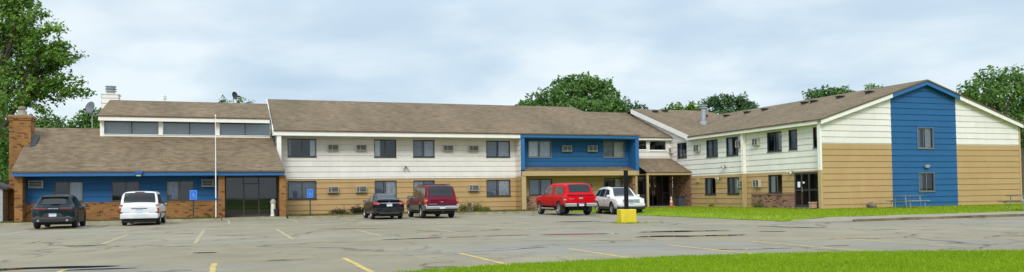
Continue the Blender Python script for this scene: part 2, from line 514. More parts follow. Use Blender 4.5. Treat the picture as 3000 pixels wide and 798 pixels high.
# entrance apron in front of the lobby doors
mb = MB()
mb.face([W(-0.25, 50.2, 0.006), W(3.55, 50.2, 0.006), W(3.55, 52.2, 0.10), W(-0.25, 52.2, 0.10)])
mb.face([W(-0.25, 52.2, 0.10), W(3.55, 52.2, 0.10), W(3.55, 54.6, 0.12), W(-0.25, 54.6, 0.12)])
tag(mb.build("entrance_apron", 'concrete_dirty'), kind='structure')

def kerb(name, a, b, w=0.16, z=0.13, mat='concrete_dirty'):
    """a low concrete kerb, slightly uneven, as short castings end to end"""
    a, b = Vector(a), Vector(b)
    d = (b - a); L = d.length; d.normalize(); nrm = Vector((-d.y, d.x))
    n = max(1, int(L / 1.5)); mb = MB()
    rows = []
    for i in range(n + 1):
        p = a + d * (L * i / n); h = z + random.uniform(-0.012, 0.012); s = random.uniform(-0.015, 0.015)
        q = p + nrm * s
        rows.append([W(q.x, q.y, -0.02), W(q.x + nrm.x * .025, q.y + nrm.y * .025, h), W(q.x + nrm.x * w, q.y + nrm.y * w, h + .004), W(q.x + nrm.x * w, q.y + nrm.y * w, -0.02)])
    for r0, r1 in zip(rows, rows[1:]):
        for k in range(3):
            mb.face([r0[k], r1[k], r1[k + 1], r0[k + 1]])
    mb.face(rows[0][::-1]); mb.face(rows[-1])
    return tag(mb.build(name, mat), kind='structure')
kerb("kerb", (-60, 50.4), (-0.3, 50.4))
kerb("kerb", (3.6, 50.4), (22.5, 50.4))
M['kerb_dark'] = plain("dirty_shaded_kerb", (0.15, 0.115, 0.07), 0.9, vary=0.6, scale=1.2)  # dirt plus the shade of the kerb face, painted into one colour
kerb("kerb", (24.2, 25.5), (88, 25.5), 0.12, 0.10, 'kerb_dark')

# weedy planting strips between kerb and walls
grid_sheet("planting_strip", lambda u, v: 0.11 + 0.025 * mnoise.noise(Vector((u, v, 0))), -60, -0.3, 50.56, 53.5, 60, 3, 'weeds')
grid_sheet("planting_strip", lambda u, v: 0.12 + 0.02 * mnoise.noise(Vector((u, v, 3))), 3.6, 22.5, 50.56, 56.6, 30, 5, 'weeds')

# front lawn by the right wing, rising gently to the walls
def lawn_z(u, v):
    e = max(0.0, min(1.0, (u - 22.5) / 1.6)) * max(0.0, min(1.0, (v - 27.2) / 1.0 + 0.8))
    return 0.012 + 0.125 * e + 0.012 * mnoise.noise(Vector((u * .5, v * .5, 1)))
def lawn_inside(u, v):
    return (22.5 < u < 88 and 27.5 < v < 57.2) and not (35.0 < u < 52 and v > 39.2)
grid_sheet("lawn", lawn_z, 22.5, 88, 27.4, 60, 80, 40, 'lawn')
# sidewalk along the lot and its end apron
mb = MB()
mb.face([W(23.0, 26.2, 0.05), W(24.4, 25.625, 0.10), W(88, 25.625, 0.104), W(88, 27.5, 0.135), W(24.6, 27.5, 0.135), W(22.9, 27.6, 0.05)])
mb.face([W(22.45, 27.5, 0.008), W(22.7, 26.0, 0.008), W(24.4, 25.5, 0.01), W(24.4, 25.625, 0.10), W(23.0, 26.2, 0.05), W(22.9, 27.6, 0.05)])
tag(mb.build("sidewalk", 'concrete'), kind='structure')
sheet("entrance_landing", [(31.0, 53.2), (34.9, 53.2), (34.9, 57.3), (31.0, 57.3)], 0.165, 'concrete')
sheet("doorstep", [(34.0, 39.6), (34.98, 39.6), (34.98, 42.2), (34.0, 42.2)], 0.185, 'concrete')

# grass bank in the foreground, its edge against the asphalt
FG = [(-1.95, 13.4), (-0.9, 14.15), (-0.03, 14.64), (1.7, 15.3), (3.42, 15.89), (5.2, 16.2), (7.07, 16.37), (8.8, 16.25), (10.39, 16.05), (14, 15.6), (22, 14.4), (40, 10.5), (40, -14), (-7, -14), (-5, 9)]
def fg_inside(x, y):
    c = False; n = len(FG)
    for i in range(n):
        x1, y1 = FG[i]; x2, y2 = FG[(i + 1) % n]
        if (y1 > y) != (y2 > y) and x < (x2 - x1) * (y - y1) / (y2 - y1) + x1:
            c = not c
    return c
mb = MB()
mb.face([Vector((p[0], p[1], 0.035)) for p in FG])
n = len(FG)
for i in range(n):
    p, q = FG[i], FG[(i + 1) % n]
    mb.face([(p[0], p[1], 0.0), (q[0], q[1], 0.0), (q[0], q[1], 0.035), (p[0], p[1], 0.035)])
tag(mb.build("grass_verge", 'lawn'), kind='structure')

def blades(name, pts, hgt, wid, mat, group=1):
    """every blade a thin bent two-triangle strip"""
    vs_, fs, tint = [], [], []
    for (x, y, z) in pts:
        a = random.uniform(0, 6.283); h = hgt * random.uniform(0.55, 1.25); w = wid * random.uniform(.7, 1.3)
        lx, ly = random.gauss(0, .35) * h, random.gauss(0, .35) * h
        dx, dy = math.cos(a) * w, math.sin(a) * w
        i = len(vs_)
        vs_ += [(x - dx, y - dy, z), (x + dx, y + dy, z), (x + lx * .4 + dx * .6, y + ly * .4 + dy * .6, z + h * .6), (x + lx * .4 - dx * .6, y + ly * .4 - dy * .6, z + h * .6), (x + lx, y + ly, z + h)]
        fs += [(i, i + 1, i + 2, i + 3), (i + 3, i + 2, i + 4)]
        t = min(1, max(0, random.gauss(.5, .12) + .32 * mnoise.noise(Vector((x * .7, y * .7, 0)))))
        tint += [t] * 5
    me = bpy.data.meshes.new(name); me.from_pydata(vs_, [], fs)
    at = me.attributes.new("tint", 'FLOAT', 'POINT'); at.data.foreach_set("value", tint)
    me.materials.append(M[mat]); me.update()
    o = bpy.data.objects.new(name, me); COL.objects.link(o)
    return tag(o, kind='stuff')
M['blade'] = leaf_mat("grass_blade", (0.155, 0.260, 0.002), (0.275, 0.405, 0.004))
M['blade_lawn'] = leaf_mat("lawn_blade", (0.165, 0.245, 0.003), (0.29, 0.37, 0.006))
M['withered'] = leaf_mat("withered_leaf", (0.028, 0.026, 0.014), (0.10, 0.085, 0.035))
M['weed_yellow'] = leaf_mat("weed_yellow", (0.09, 0.12, 0.02), (0.26, 0.29, 0.06))
M['weed'] = leaf_mat("weed_leaf", (0.055, 0.065, 0.018), (0.20, 0.19, 0.055))
pts = []
while len(pts) < 62000:
    x, y = random.uniform(-2.5, 13.5), random.uniform(11.5, 16.5)
    if fg_inside(x, y): pts.append((x, y, 0.03))
while len(pts) < 78000:
    x, y = random.uniform(-5, 32), random.uniform(4, 16.4)
    if fg_inside(x, y): pts.append((x, y, 0.03))
# shaggy edge overhanging the asphalt
for i in range(10):
    p, q = Vector(FG[i]), Vector(FG[i + 1]); L = (q - p).length
    for k in range(int(L * 110)):
        c = p.lerp(q, random.random()); pts.append((c.x + random.gauss(0, .05), c.y + random.gauss(0, .07), 0.0))
blades("grass", pts, 0.055, 0.0065, 'blade')
pts = []
while len(pts) < 42000:
    u, v = random.uniform(22.5, 58), random.uniform(27.5, 57)
    if lawn_inside(u, v) and not (31 < u < 35 and v > 53.2):
        p = W(u, v); pts.append((p.x, p.y, lawn_z(u, v) - .005))
blades("lawn_grass", pts, 0.055, 0.022, 'blade_lawn')
pts = []
while len(pts) < 9000:
    if random.random() < .45: u, v = random.uniform(-16, -0.4), random.uniform(50.58, 53.2)
    else: u, v = random.uniform(3.7, 22.4), random.uniform(50.6, 56.3)
    if mnoise.noise(Vector((u * .6, v * .9, 5))) > -0.12:
        p = W(u, v); pts.append((p.x, p.y, 0.10))
blades("weed_ground_cover", pts, 0.09, 0.025, 'weed')

# painted bay lines (each one a worn strip), from the kerb outwards
def px2g(x, y, z=0.0):
    d = cam.matrix_world.to_3x3() @ Vector(((x - 1500) / F_PX, -(y - CY) / F_PX, -1))
    t = (z - H) / d.z
    return Vector((d.x * t, d.y * t, z))

def line_strip(u, v0, v1, w=0.11, faded=False):
    mb = MB(); n = max(3, int((v1 - v0) / 0.5)); rows = []
    for i in range(n + 1):
        v = v0 + (v1 - v0) * i / n
        s = random.uniform(-.012, .012)
        rows.append((W(u - w / 2 + s, v, .004), W(u + w / 2 + s + random.uniform(-.008, .008), v, .004)))
    for a, b in zip(rows, rows[1:]):
        mb.face([a[0], a[1], b[1], b[0]])
    return tag(mb.build("parking_line", 'line_faded' if faded else 'line'), kind='structure')
for u in (-2.95, -0.25, 2.4, 5.03, 7.76, 10.48, 13.0, 15.7):
    line_strip(u, 13.2, 17.4)
for u, v0, v1 in ((-8.4, 35.5, 41.2), (-3.55, 26.7, 33.4), (-0.9, 25.6, 35.8), (1.98, 25.8, 34.7), (4.86, 26.0, 31.6), (7.7, 26.7, 30.8), (10.5, 26.5, 31.0), (13.4, 26.3, 30.5), (16.6, 24.5, 28.6)):
    line_strip(u, v0, v1, faded=True)
for u, v0, v1 in ((-9.2, 43.2, 48.5), (-6.15, 42.5, 48.2), (-3.0, 44.0, 48.4), (0.12, 43.0, 50.2), (3.6, 43.2, 50.0), (6.7, 44.5, 49.5), (12.9, 44.5, 49.5), (15.9, 44.2, 49.6)):
    line_strip(u, v0, v1, faded=True)

m, nt, b = new_mat("still_water")
b.inputs["Base Color"].default_value = (0.035, 0.035, 0.032, 1); b.inputs["Roughness"].default_value = 0.015
b.inputs["IOR"].default_value = 1.33
bp = N(nt, "ShaderNodeBump"); bp.inputs["Strength"].default_value = 0.03; bp.inputs["Distance"].default_value = 0.01
nt.links.new(noise_n(nt, 3, 2, 0.5, obj_coord(nt)), bp.inputs["Height"]); nt.links.new(bp.outputs[0], b.inputs["Normal"])
M['water'] = m

def puddle(u0, v0, u1, v1, w, seed):
    a, b = Vector((u0, v0)), Vector((u1, v1)); d = b - a; L = d.length; d.normalize(); nr = Vector((-d.y, d.x))
    n = max(14, int(L / 0.16)); up, lo = [], []
    for i in range(n + 1):
        t = i / n; c = a + d * L * t
        env = (math.sin(math.pi * min(1, max(0, t))) ** 0.45)
        k1 = 0.55 + 0.55 * mnoise.noise(Vector((t * L * .9, seed, 0))) + .2 * mnoise.noise(Vector((t * L * 3, seed, 7)))
        k2 = 0.55 + 0.55 * mnoise.noise(Vector((t * L * .9, seed, 4))) + .2 * mnoise.noise(Vector((t * L * 3, seed, 9)))
        off = nr * 0.35 * w * mnoise.noise(Vector((t * L * .5, seed, 2)))
        up.append(c + off + nr * w * .5 * env * max(.06, k1)); lo.append(c + off - nr * w * .5 * env * max(.06, k2))
    mb = MB()
    for i in range(n):
        mb.face([W(lo[i].x, lo[i].y, .007), W(lo[i + 1].x, lo[i + 1].y, .007), W(up[i + 1].x, up[i + 1].y, .007), W(up[i].x, up[i].y, .007)])
    return tag(mb.build("puddle", 'water'), kind='structure')
for k, p in enumerate([(4.4, 23.9, 6.4, 24.1, .75), (6.5, 24.05, 7.5, 23.9, .35), (7.7, 23.95, 9.3, 23.75, .35), (9.5, 23.6, 12.1, 23.0, .75),
                       (12.9, 23.25, 16.0, 22.5, 1.1), (11.4, 20.85, 15.0, 20.2, 1.3), (-7.5, 18.2, -2.0, 17.75, 1.0), (-3.0, 17.2, -1.6, 17.0, .35),
                       (-4.45, 26.1, -3.3, 26.25, .6), (-0.8, 20.95, -0.2, 20.8, .38), (14.4, 33.9, 16.4, 33.0, 1.1), (15.9, 32.4, 17.0, 31.2, .5),
                       (10.5, 15.4, 12.3, 14.85, .42), (13.3, 15.0, 14.0, 14.9, .2), (18.6, 24.6, 19.5, 21.8, .5), (3.4, 33.4, 6.9, 32.3, .35),
                       (5.4, 17.75, 7.6, 18.2, .32), (-8.9, 42.6, -6.3, 41.6, .7), (16.2, 21.3, 17.1, 21.0, .4), (0.8, 17.6, 1.6, 17.4, .18), (19.9, 15.6, 21.0, 15.2, .2)]):
    puddle(*p, seed=k * 3.7)

# ================================================================== the motel
O_U, O_V = 12.0, 56.5
SH = (O_U, O_V, 0.0)
motel = empty("motel_building", W(O_U, O_V), ANG)
tag(motel, "long two storey motel with white, tan and blue siding under brown shingle roofs", "building")

def part(mb, name, mat, parent=motel, label=None, **kw):
    o = mb.build(name, mat, parent, SH, **kw)
    if label: o['label'] = label
    return o

def P(pl, pos, a, z, d=0.0):
    """a point on a wall: pl 'v' faces -V (the lot), 'u' faces -U; d = distance out of the wall"""
    return (a, pos - d, z) if pl == 'v' else (pos - d, a, z)

def wbox(mb, pl, pos, a0, a1, z0, z1, d0, d1, mi=0):
    mb.box(P(pl, pos, a0, z0, d0), P(pl, pos, a1, z1, d1), mi)

def siding(mb, pl, pos, a0, a1, z0, z1, holes=(), butt=0.028, mi=0):
    """lapped boards; a0 / a1 may be functions of z; holes = (a0, a1, z0, z1)"""
    f0 = a0 if callable(a0) else (lambda z: a0)
    f1 = a1 if callable(a1) else (lambda z: a1)
    cuts = []
    if not callable(a0) and not callable(a1):
        cuts = sorted({a0, a1} | {min(max(h[k], a0), a1) for h in holes for k in (0, 1)})
    cols = list(zip(cuts, cuts[1:])) if cuts else [None]
    for col in cols:
        spans = [(z0, z1)]
        if col:
            mid = (col[0] + col[1]) / 2
            for h in holes:
                if h[0] < mid < h[1]:
                    ns = []
                    for s0, s1 in spans:
                        if h[2] > s0: ns.append((s0, min(s1, h[2])))
                        if h[3] < s1: ns.append((max(s0, h[3]), s1))
                    spans = [s for s in ns if s[1] - s[0] > 1e-4]
        for s0, s1 in spans:
            k = math.floor(s0 / PITCH_B)
            while k * PITCH_B < s1 - 1e-6:
                zb, zt = max(s0, k * PITCH_B), min(s1, (k + 1) * PITCH_B)
                db = butt * (1 - (zb - k * PITCH_B) / PITCH_B); dt = butt * (1 - (zt - k * PITCH_B) / PITCH_B)
                l0, r0 = (col if col else (f0(zb), f1(zb))); l1, r1 = (col if col else (f0(zt), f1(zt)))
                q = [P(pl, pos, l0, zb, db), P(pl, pos, r0, zb, db), P(pl, pos, r1, zt, dt), P(pl, pos, l1, zt, dt)]
                mb.face(q if pl == 'v' else q[::-1], mi)
                if abs(zb - k * PITCH_B) < 1e-6 and zb > s0 - 1e-6:      # the underside of the board
                    q = [P(pl, pos, l0, zb, -0.01), P(pl, pos, r0, zb, -0.01), P(pl, pos, r0, zb, db), P(pl, pos, l0, zb, db)]
                    mb.face(q if pl == 'v' else q[::-1], mi)
                k += 1

def curtain(pl, pos, a0, a1, z0, z1, d, mat, parent):
    mb = MB(); n = max(6, int(abs(a1 - a0) / 0.045)); ph = random.uniform(0, 6)
    for i in range(n):
        p0, p1 = a0 + (a1 - a0) * i / n, a0 + (a1 - a0) * (i + 1) / n
        e = lambda p: d + .03 * math.sin(p * 34 + ph) + .012 * math.sin(p * 61 + ph)
        mb.face([P(pl, pos, p0, z0, e(p0)), P(pl, pos, p1, z0, e(p1)), P(pl, pos, p1, z1, e(p1)), P(pl, pos, p0, z1, e(p0))])
    return part(mb, "curtain", mat, parent, smooth=True)

def window(pl, pos, a0, a1, z0, z1, curtains=((.5, 1, 'curtain'),), frame='frame_dark', glass='glass', bars=(.5,), trim=None, fw=0.042, proud=.035):
    mb = MB()
    for (b0, b1, c0, c1) in ((a0, a1, z0, z0 + fw), (a0, a1, z1 - fw, z1), (a0, a0 + fw, z0 + fw, z1 - fw), (a1 - fw, a1, z0 + fw, z1 - fw)):
        wbox(mb, pl, pos, b0, b1, c0, c1, -.09, proud)
    xs = [a0 + fw] + [a0 + (a1 - a0) * t for t in bars] + [a1 - fw]
    for x in xs[1:-1]:
        wbox(mb, pl, pos, x - .024, x + .024, z0 + fw, z1 - fw, -.085, .012)
    # each sash has its own thin rail, the sliding one further in
    for i, (p, q) in enumerate(zip(xs, xs[1:])):
        dd = -.03 - .025 * (i % 2)
        p, q = p + .012, q - .012
        for (b0, b1, c0, c1) in ((p, q, z0 + fw, z0 + fw + .03), (p, q, z1 - fw - .03, z1 - fw)):
            wbox(mb, pl, pos, b0, b1, c0, c1, dd - .02, dd + .012)
    w = part(mb, "window", frame)
    if trim:
        tb = MB()
        for (b0, b1, c0, c1) in ((a0 - .05, a1 + .05, z1 + .002, z1 + .05), (a0 - .05, a1 + .05, z0 - .05, z0 - .002), (a0 - .05, a0 - .002, z0 - .002, z1 + .002), (a1 + .002, a1 + .05, z0 - .002, z1 + .002)):
            wbox(tb, pl, pos, b0, b1, c0, c1, 0, .045)
        part(tb, "casing", trim, w)
    # sill
    sb = MB(); wbox(sb, pl, pos, a0 - .03, a1 + .03, z0 - .04, z0 - .003, 0, .07); part(sb, "sill", frame, w)
    for i, (p, q) in enumerate(zip(xs, xs[1:])):
        g = MB(); dd = -.03 - .025 * (i % 2)
        gq = [P(pl, pos, p, z0 + fw, dd), P(pl, pos, q, z0 + fw, dd), P(pl, pos, q, z1 - fw, dd), P(pl, pos, p, z1 - fw, dd)]
        g.face(gq if pl == 'v' else gq[::-1])
        part(g, "pane", glass, w)
    # the dim room behind
    r = MB(); D = 1.3
    r.face([P(pl, pos, a0, z0, -D), P(pl, pos, a1, z0, -D), P(pl, pos, a1, z1, -D), P(pl, pos, a0, z1, -D)])
    r.face([P(pl, pos, a0, z0, -.088), P(pl, pos, a1, z0, -.088), P(pl, pos, a1, z0, -D), P(pl, pos, a0, z0, -D)])
    r.face([P(pl, pos, a0, z1, -.088), P(pl, pos, a1, z1, -.088), P(pl, pos, a1, z1, -D), P(pl, pos, a0, z1, -D)])
    r.face([P(pl, pos, a0, z0, -.088), P(pl, pos, a0, z1, -.088), P(pl, pos, a0, z1, -D), P(pl, pos, a0, z0, -D)])
    r.face([P(pl, pos, a1, z0, -.088), P(pl, pos, a1, z1, -.088), P(pl, pos, a1, z1, -D), P(pl, pos, a1, z0, -D)])
    part(r, "room", 'interior', w)
    for f0, f1, mat in curtains:
        if 0 < f0 < 1: f0 += random.uniform(-.05, .04)
        if 0 < f1 < 1: f1 += random.uniform(-.10, .03)
        if mat == 'curtain': mat = random.choice(('curtain', 'curtain', 'curtain_grey', 'curtain_warm'))
        curtain(pl, pos, a0 + (a1 - a0) * f0 + .02, a0 + (a1 - a0) * f1 - .02, z0 + .02, z1 - .02, -.17, mat, w)
    return w

def aircon(pl, pos, a0, a1, z0, z1, out=0.27, lit=0.5):
    mb = MB()
    t = .025
    for (b0, b1, c0, c1) in ((a0, a1, z0, z0 + t), (a0, a1, z1 - t, z1), (a0, a0 + t, z0 + t, z1 - t), (a1 - t, a1, z0 + t, z1 - t)):
        wbox(mb, pl, pos, b0, b1, c0, c1, -.02, out)
    wbox(mb, pl, pos, a0 - .04, a1 + .04, z0 - .03, z0 - .003, 0, out * .8)
    o = part(mb, "air_conditioner", 'ac_case')
    c = MB(); wbox(c, pl, pos, a0 + t, a1 - t, z0 + t, z1 - t, -.02, out - .06); part(c, "coil", 'black', o)
    g = MB(); n = 4
    for i in range(n):
        z = z0 + t + (z1 - z0 - 2 * t) * (i + .5) / n
        wbox(g, pl, pos, a0 + t, a1 - t, z - .009, z + .009, out - .035, out - .01)
    m_ = a0 + (a1 - a0) * lit
    wbox(g, pl, pos, m_ - .012, m_ + .012, z0 + t, z1 - t, out - .03, out - .004)
    part(g, "grille", 'ac_case', o)
    return o

def floodlight(pl, pos, a, z):
    mb = MB()
    wbox(mb, pl, pos, a - .09, a + .09, z - .08, z + .08, 0, .06)
    for s in (-1, 1):
        p0 = Vector(P(pl, pos, a + s * .06, z, .06)); p1 = Vector(P(pl, pos, a + s * .16, z - .06, .30))
        mb.tube([p0, p0.lerp(p1, .45), p0.lerp(p1, .5), p1], [.03, .04, .07, .085], 10)
    o = part(mb, "floodlight", 'lamp_bronze')
    for s in (-1, 1):
        g = MB()
        p0 = Vector(P(pl, pos, a + s * .06, z, .06)); p1 = Vector(P(pl, pos, a + s * .16, z - .06, .30))
        d = (p1 - p0).normalized()
        g.tube([p1 + d * .004, p1 + d * .02], [.075, .06], 10)
        part(g, "lens", 'curtain', o)
    return o

def roof_poly(mb, pts, along, mi=0):
    """a planar roof face with UVs in metres: along = eave direction index 0 (u) or 1 (v)"""
    p = [Vector(q) for q in pts]
    n = (p[1] - p[0]).cross(p[2] - p[0]).normalized()
    e = Vector((1, 0, 0)) if along == 0 else Vector((0, 1, 0))
    up = n.cross(e).normalized()
    mb.face(p, mi, [(q.dot(e), q.dot(up)) for q in p])

def roof_slab(name, polys, thick=0.09, mat='shingle', label=None):
    """roof planes plus their edge thickness just below"""
    mb = MB()
    for pts, along in polys:
        p = [Vector(q) for q in pts]
        n = (p[1] - p[0]).cross(p[2] - p[0]).normalized()
        if n.z < 0:
            p = p[::-1]; n = -n
        roof_poly(mb, p, along)
        low = [q - Vector((0, 0, thick)) for q in p]
        roof_poly(mb, low[::-1], along)
        for i in range(len(p)):
            j = (i + 1) % len(p)
            mb.face([p[i], low[i], low[j], p[j]], 0, [(0, 0), (0, thick), (1, thick), (1, 0)])
    return part(mb, name, mat, label=label)

# ---- central two storey block ---------------------------------------------------
VM = 56.5           # facade wall
VE = 55.25          # front of eave and of the fin walls
BAND = 2.63
mw_up = [(4.0, 5.95, 4.14, 5.41), (10.02, 11.62, 4.13, 5.41), (12.88, 14.48, 4.14, 5.40), (18.51, 20.42, 4.15, 5.40)]
mw_lo = [(4.0, 5.94, 1.19, 2.46), (10.03, 11.62, 1.19, 2.44), (12.86, 14.46, 1.19, 2.43), (18.49, 20.41, 1.18, 2.44)]
ac_up = [(6.74, 7.45), (8.72, 9.43), (15.14, 15.87), (17.1, 17.84)]
ac_lo = [(6.72, 7.44), (8.70, 9.41), (17.07, 17.82)]
mb = MB(); siding(mb, 'v', VM, 3.24, 20.86, BAND, 5.52, mw_up); wbox(mb, 'v', VM, 3.24, 20.86, BAND - .05, BAND + .004, 0, .05)
part(mb, "wall", 'white_siding', label="white lap siding of the upper storey, middle block")
mb = MB(); siding(mb, 'v', VM, 3.24, 20.86, 0.10, BAND - .055, mw_lo)
part(mb, "wall", 'tan_siding', label="tan lap siding of the lower storey, middle block")
for i, h in enumerate(mw_up):
    cur = [((0, .22, 'curtain_dark'), (.78, 1, 'curtain')), ((.0, .28, 'curtain'), ), ((0, .5, 'curtain_dark'), (.5, 1, 'curtain')), ((0, .5, 'curtain_dark'), (.5, 1, 'curtain'))][i]
    window('v', VM, h[0], h[1], h[2], h[3], cur)
for i, h in enumerate(mw_lo):
    cur = [((0, .5, 'curtain_dark'), (.5, 1, 'curtain_dark')), ((0, .5, 'curtain_dark'), (.5, 1, 'curtain')), ((0, .55, 'curtain'), (.55, 1, 'curtain_dark')), ((0, .5, 'curtain_dark'), (.5, 1, 'curtain'))][i]
    window('v', VM, h[0], h[1], h[2], h[3], cur)
for a0, a1 in ac_up: aircon('v', VM, a0, a1, 4.60, 5.0, lit=.4)
for a0, a1 in ac_lo: aircon('v', VM, a0, a1, 1.62, 2.04, lit=.3)
floodlight('v', VM, 12.25, 3.42)
# eave: fascia and soffit
mb = MB(); mb.box((3.0, VE - .05, 5.53), (20.80, VE, 5.88)); part(mb, "fascia", 'white_trim')
mb = MB(); mb.box((3.25, VE + .001, 5.525), (20.86, VM - .03, 5.56)); part(mb, "soffit", 'white_trim')
# left gable wall, its fin and corner trim
LW = 3.24
mb = MB()
rk = lambda v: 5.62 + .367 * (v - VE)
siding(mb, 'u', LW, lambda z: max(VE + .12, VE + (z - 5.62) / .367), 63.5, 2.9, 8.55)
siding(mb, 'u', LW, VM, 63.5, 0.1, 2.9)
mb.box((LW + .05, VE + .10, 2.9), (LW + .26, VM - .031, 5.52))
siding(mb, 'u', LW, 63.5, lambda z: 71.0 if z < 6.0 else 71.4 - (z - 5.62) / .367, 0.1, 8.55)
part(mb, "wall", 'white_siding', label="white left gable wall of the middle block")
mb = MB(); mb.box((LW - .02, VE + .03, 3.72), (LW + .27, VE + .10, 5.528)); part(mb, "corner_post", 'white_trim')
mb = MB()
mb.prism([(2.945, VE - .09, 5.50), (2.945, VE - .09, 5.915), (2.945, 63.5, 5.915 + .367 * 8.34), (2.945, 63.5, 5.50 + .367 * 8.34)], (.05, 0, 0))
part(mb, "rake_board", 'white_trim')
# roof of the block: ends in a slanted edge over the blue bay
EZ = 5.90
rz = lambda v: EZ + .367 * (v - (VE - .12))
rv = 63.5
roof_slab("roof", [([(3.0, VE - .12, rz(VE - .12)), (30.95, VE - .12, rz(VE - .12)), (28.95, rv, rz(rv)), (3.0, rv, rz(rv))], 0),
                   ([(3.0, rv, rz(rv)), (28.95, rv, rz(rv)), (28.95, 71.6, rz(VE - .1)), (3.0, 71.6, rz(VE - .1))], 0)], label="shingle roof of the middle block")
mb = MB(); mb.prism([(30.93, VE - .08, rz(VE - .12) - .1), (28.93, rv, rz(rv) - .1), (28.93, rv, rz(rv) - .85), (30.93, VE + .5, rz(VE) - .35)], (-.05, 0, 0))
part(mb, "rake_board", 'white_trim')
# back and end walls so the block is closed
mb = MB(); mb.box((3.5, 71.0, 0.0), (34.9, 71.2, 5.8)); part(mb, "wall", 'tan_siding', label="rear wall")

# ---- projecting blue bay ---------------------------------------------------------
B0, B1, VB = 20.86, 30.90, 55.25
bw_up = [(21.93, 23.85, 4.15, 5.43), (28.38, 30.28, 4.15, 5.45)]
bw_lo = [(21.94, 23.89, 1.21, 2.46), (28.38, 30.33, 1.21, 2.49)]
mb = MB(); siding(mb, 'v', VM, 21.17, 30.60, 2.745, 5.53, bw_up); part(mb, "wall", 'blue_siding', label="blue lap siding in the framed bay")
for i, h in enumerate(bw_up):
    window('v', VM, h[0], h[1], h[2], h[3], [((0, .5, 'curtain'), (.5, 1, 'curtain')), ((.0, .5, 'curtain_dark'), (.5, 1, 'curtain'))][i], frame='frame_alu')
aircon('v', VM, 24.74, 25.50, 4.62, 5.07, lit=.5); aircon('v', VM, 26.96, 27.72, 4.63, 5.08, lit=.5)
mb = MB(); mb.box((B0 - .05, VB - .06, 5.585), (B1 + .03, VB + .25, 5.885)); part(mb, "fascia", 'blue_trim')
mb = MB(); mb.box((B0 + .004, VB, 3.12), (B0 + .30, VM - .002, 5.58)); part(mb, "bay_side", 'blue_trim')
mb = MB(); mb.box((B1 - .30, VB, 3.02), (B1 - .004, VM - .002, 5.58)); part(mb, "bay_side", 'blue_trim')
mb = MB(); mb.box((B0 + .3, VB + .252, 5.53), (B1 - .3, VM - .03, 5.58)); part(mb, "soffit", 'blue_trim')
mb = MB(); siding(mb, 'u', B0 + .002, VB + .03, VM, BAND, 5.56); part(mb, "wall", 'white_siding', label="white side of the bay facing left")
mb = MB(); siding(mb, 'u', B0 + .002, VB + .03, VM, 0.1, BAND - .002); part(mb, "wall", 'tan_siding', label="tan side of the bay facing left")
roof_slab("skirt_roof", [([(B0 + .31, VB - .04, 3.05), (B1 - .31, VB - .04, 3.05), (B1 - .31, VM - .03, 3.40), (B0 + .31, VM - .03, 3.40)], 0)], .05)
mb = MB(); mb.box((B0 + .05, VB - .06, 2.68), (B1 - .05, VB + .16, 3.03)); part(mb, "beam", 'tan_trim')
mb = MB(); mb.box((B0 + .012, VB - .02, 0.05), (B0 + .36, VB + .30, 2.678)); part(mb, "corner_post", 'tan_trim')
mb = MB(); mb.box((B0 + .3, VB + .17, 2.70), (B1 - .05, VM - .03, 2.74)); part(mb, "soffit", 'tan_trim')
mb = MB(); siding(mb, 'v', VM, 21.17, 30.60, 1.16, 2.72, bw_lo); part(mb, "wall", 'tan_siding', label="tan siding in the shade under the blue bay")
for i, h in enumerate(bw_lo):
    window('v', VM, h[0], h[1], h[2], h[3], [((0, .5, 'curtain_dark'), (.5, 1, 'curtain_dark')), ((.5, 1, 'curtain'),)][i])
aircon('v', VM, 26.55, 27.3, 1.62, 2.06, lit=.4)
mb = MB(); wbox(mb, 'v', VM, 21.17, 29.95, 0.05, 1.10, 0, .06); wbox(mb, 'v', VM, 21.17, 29.95, 1.10, 1.16, 0, .09)
part(mb, "brick_base", 'brick_red')
mb = MB(); mb.box((30.42, VB + .2, 0.05), (30.86, 57.0, 2.66)); wbox(mb, 'v', VM, 29.96, 30.41, .05, 2.66, 0, .08); part(mb, "brick_pier", 'brick_red')
mb = MB(); mb.box((30.56, VB + .02, 0.05), (30.72, VB + .17, 2.676)); part(mb, "corner_post", 'tan_trim')

# ---- entrance link -----------------------------------------------------------------
VL = 57.2
lw = [(31.86, 32.73, 4.79, 5.64), (32.95, 34.56, 4.76, 5.62)]
mb = MB(); siding(mb, 'v', VL, 30.4, 34.98, 2.72, 5.68, lw); part(mb, "wall", 'white_siding', label="white siding over the side entrance")
window('v', VL, *lw[0], (), frame='white_trim', glass='glass_dark', bars=()); window('v', VL, *lw[1], (), frame='white_trim', glass='glass_dark', bars=())
mb = MB(); mb.box((30.6, 56.86, 5.62), (34.97, 56.92, 5.88)); part(mb, "fascia", 'white_trim')
lz = lambda v: 5.87 + .367 * (v - 56.8)
roof_slab("roof", [([(27.5, 56.8, lz(56.8)), (34.98, 56.8, lz(56.8)), (34.98, 64.5, lz(64.5)), (27.5, 64.5, lz(64.5))], 0),
                   ([(27.5, 64.5, lz(64.5)), (34.98, 64.5, lz(64.5)), (34.98, 71.8, 5.8), (27.5, 71.8, 5.8)], 0)], label="lower shingle roof of the link")
roof_slab("porch_roof", [([(30.92, 54.05, 2.90), (34.97, 54.05, 2.90), (34.97, 57.17, 4.12), (30.92, 57.17, 4.12)], 0)], .06)
mb = MB(); mb.box((30.95, 54.10, 2.66), (34.96, 54.26, 2.835)); part(mb, "beam", 'tan_trim')
mb = MB(); mb.box((30.9, 54.27, 2.70), (34.96, 57.2, 2.74)); part(mb, "soffit", 'tan_trim')
mb = MB(); mb.box((30.95, 54.12, 0.1), (31.09, 54.26, 2.66)); part(mb, "porch_post", 'tan_trim')
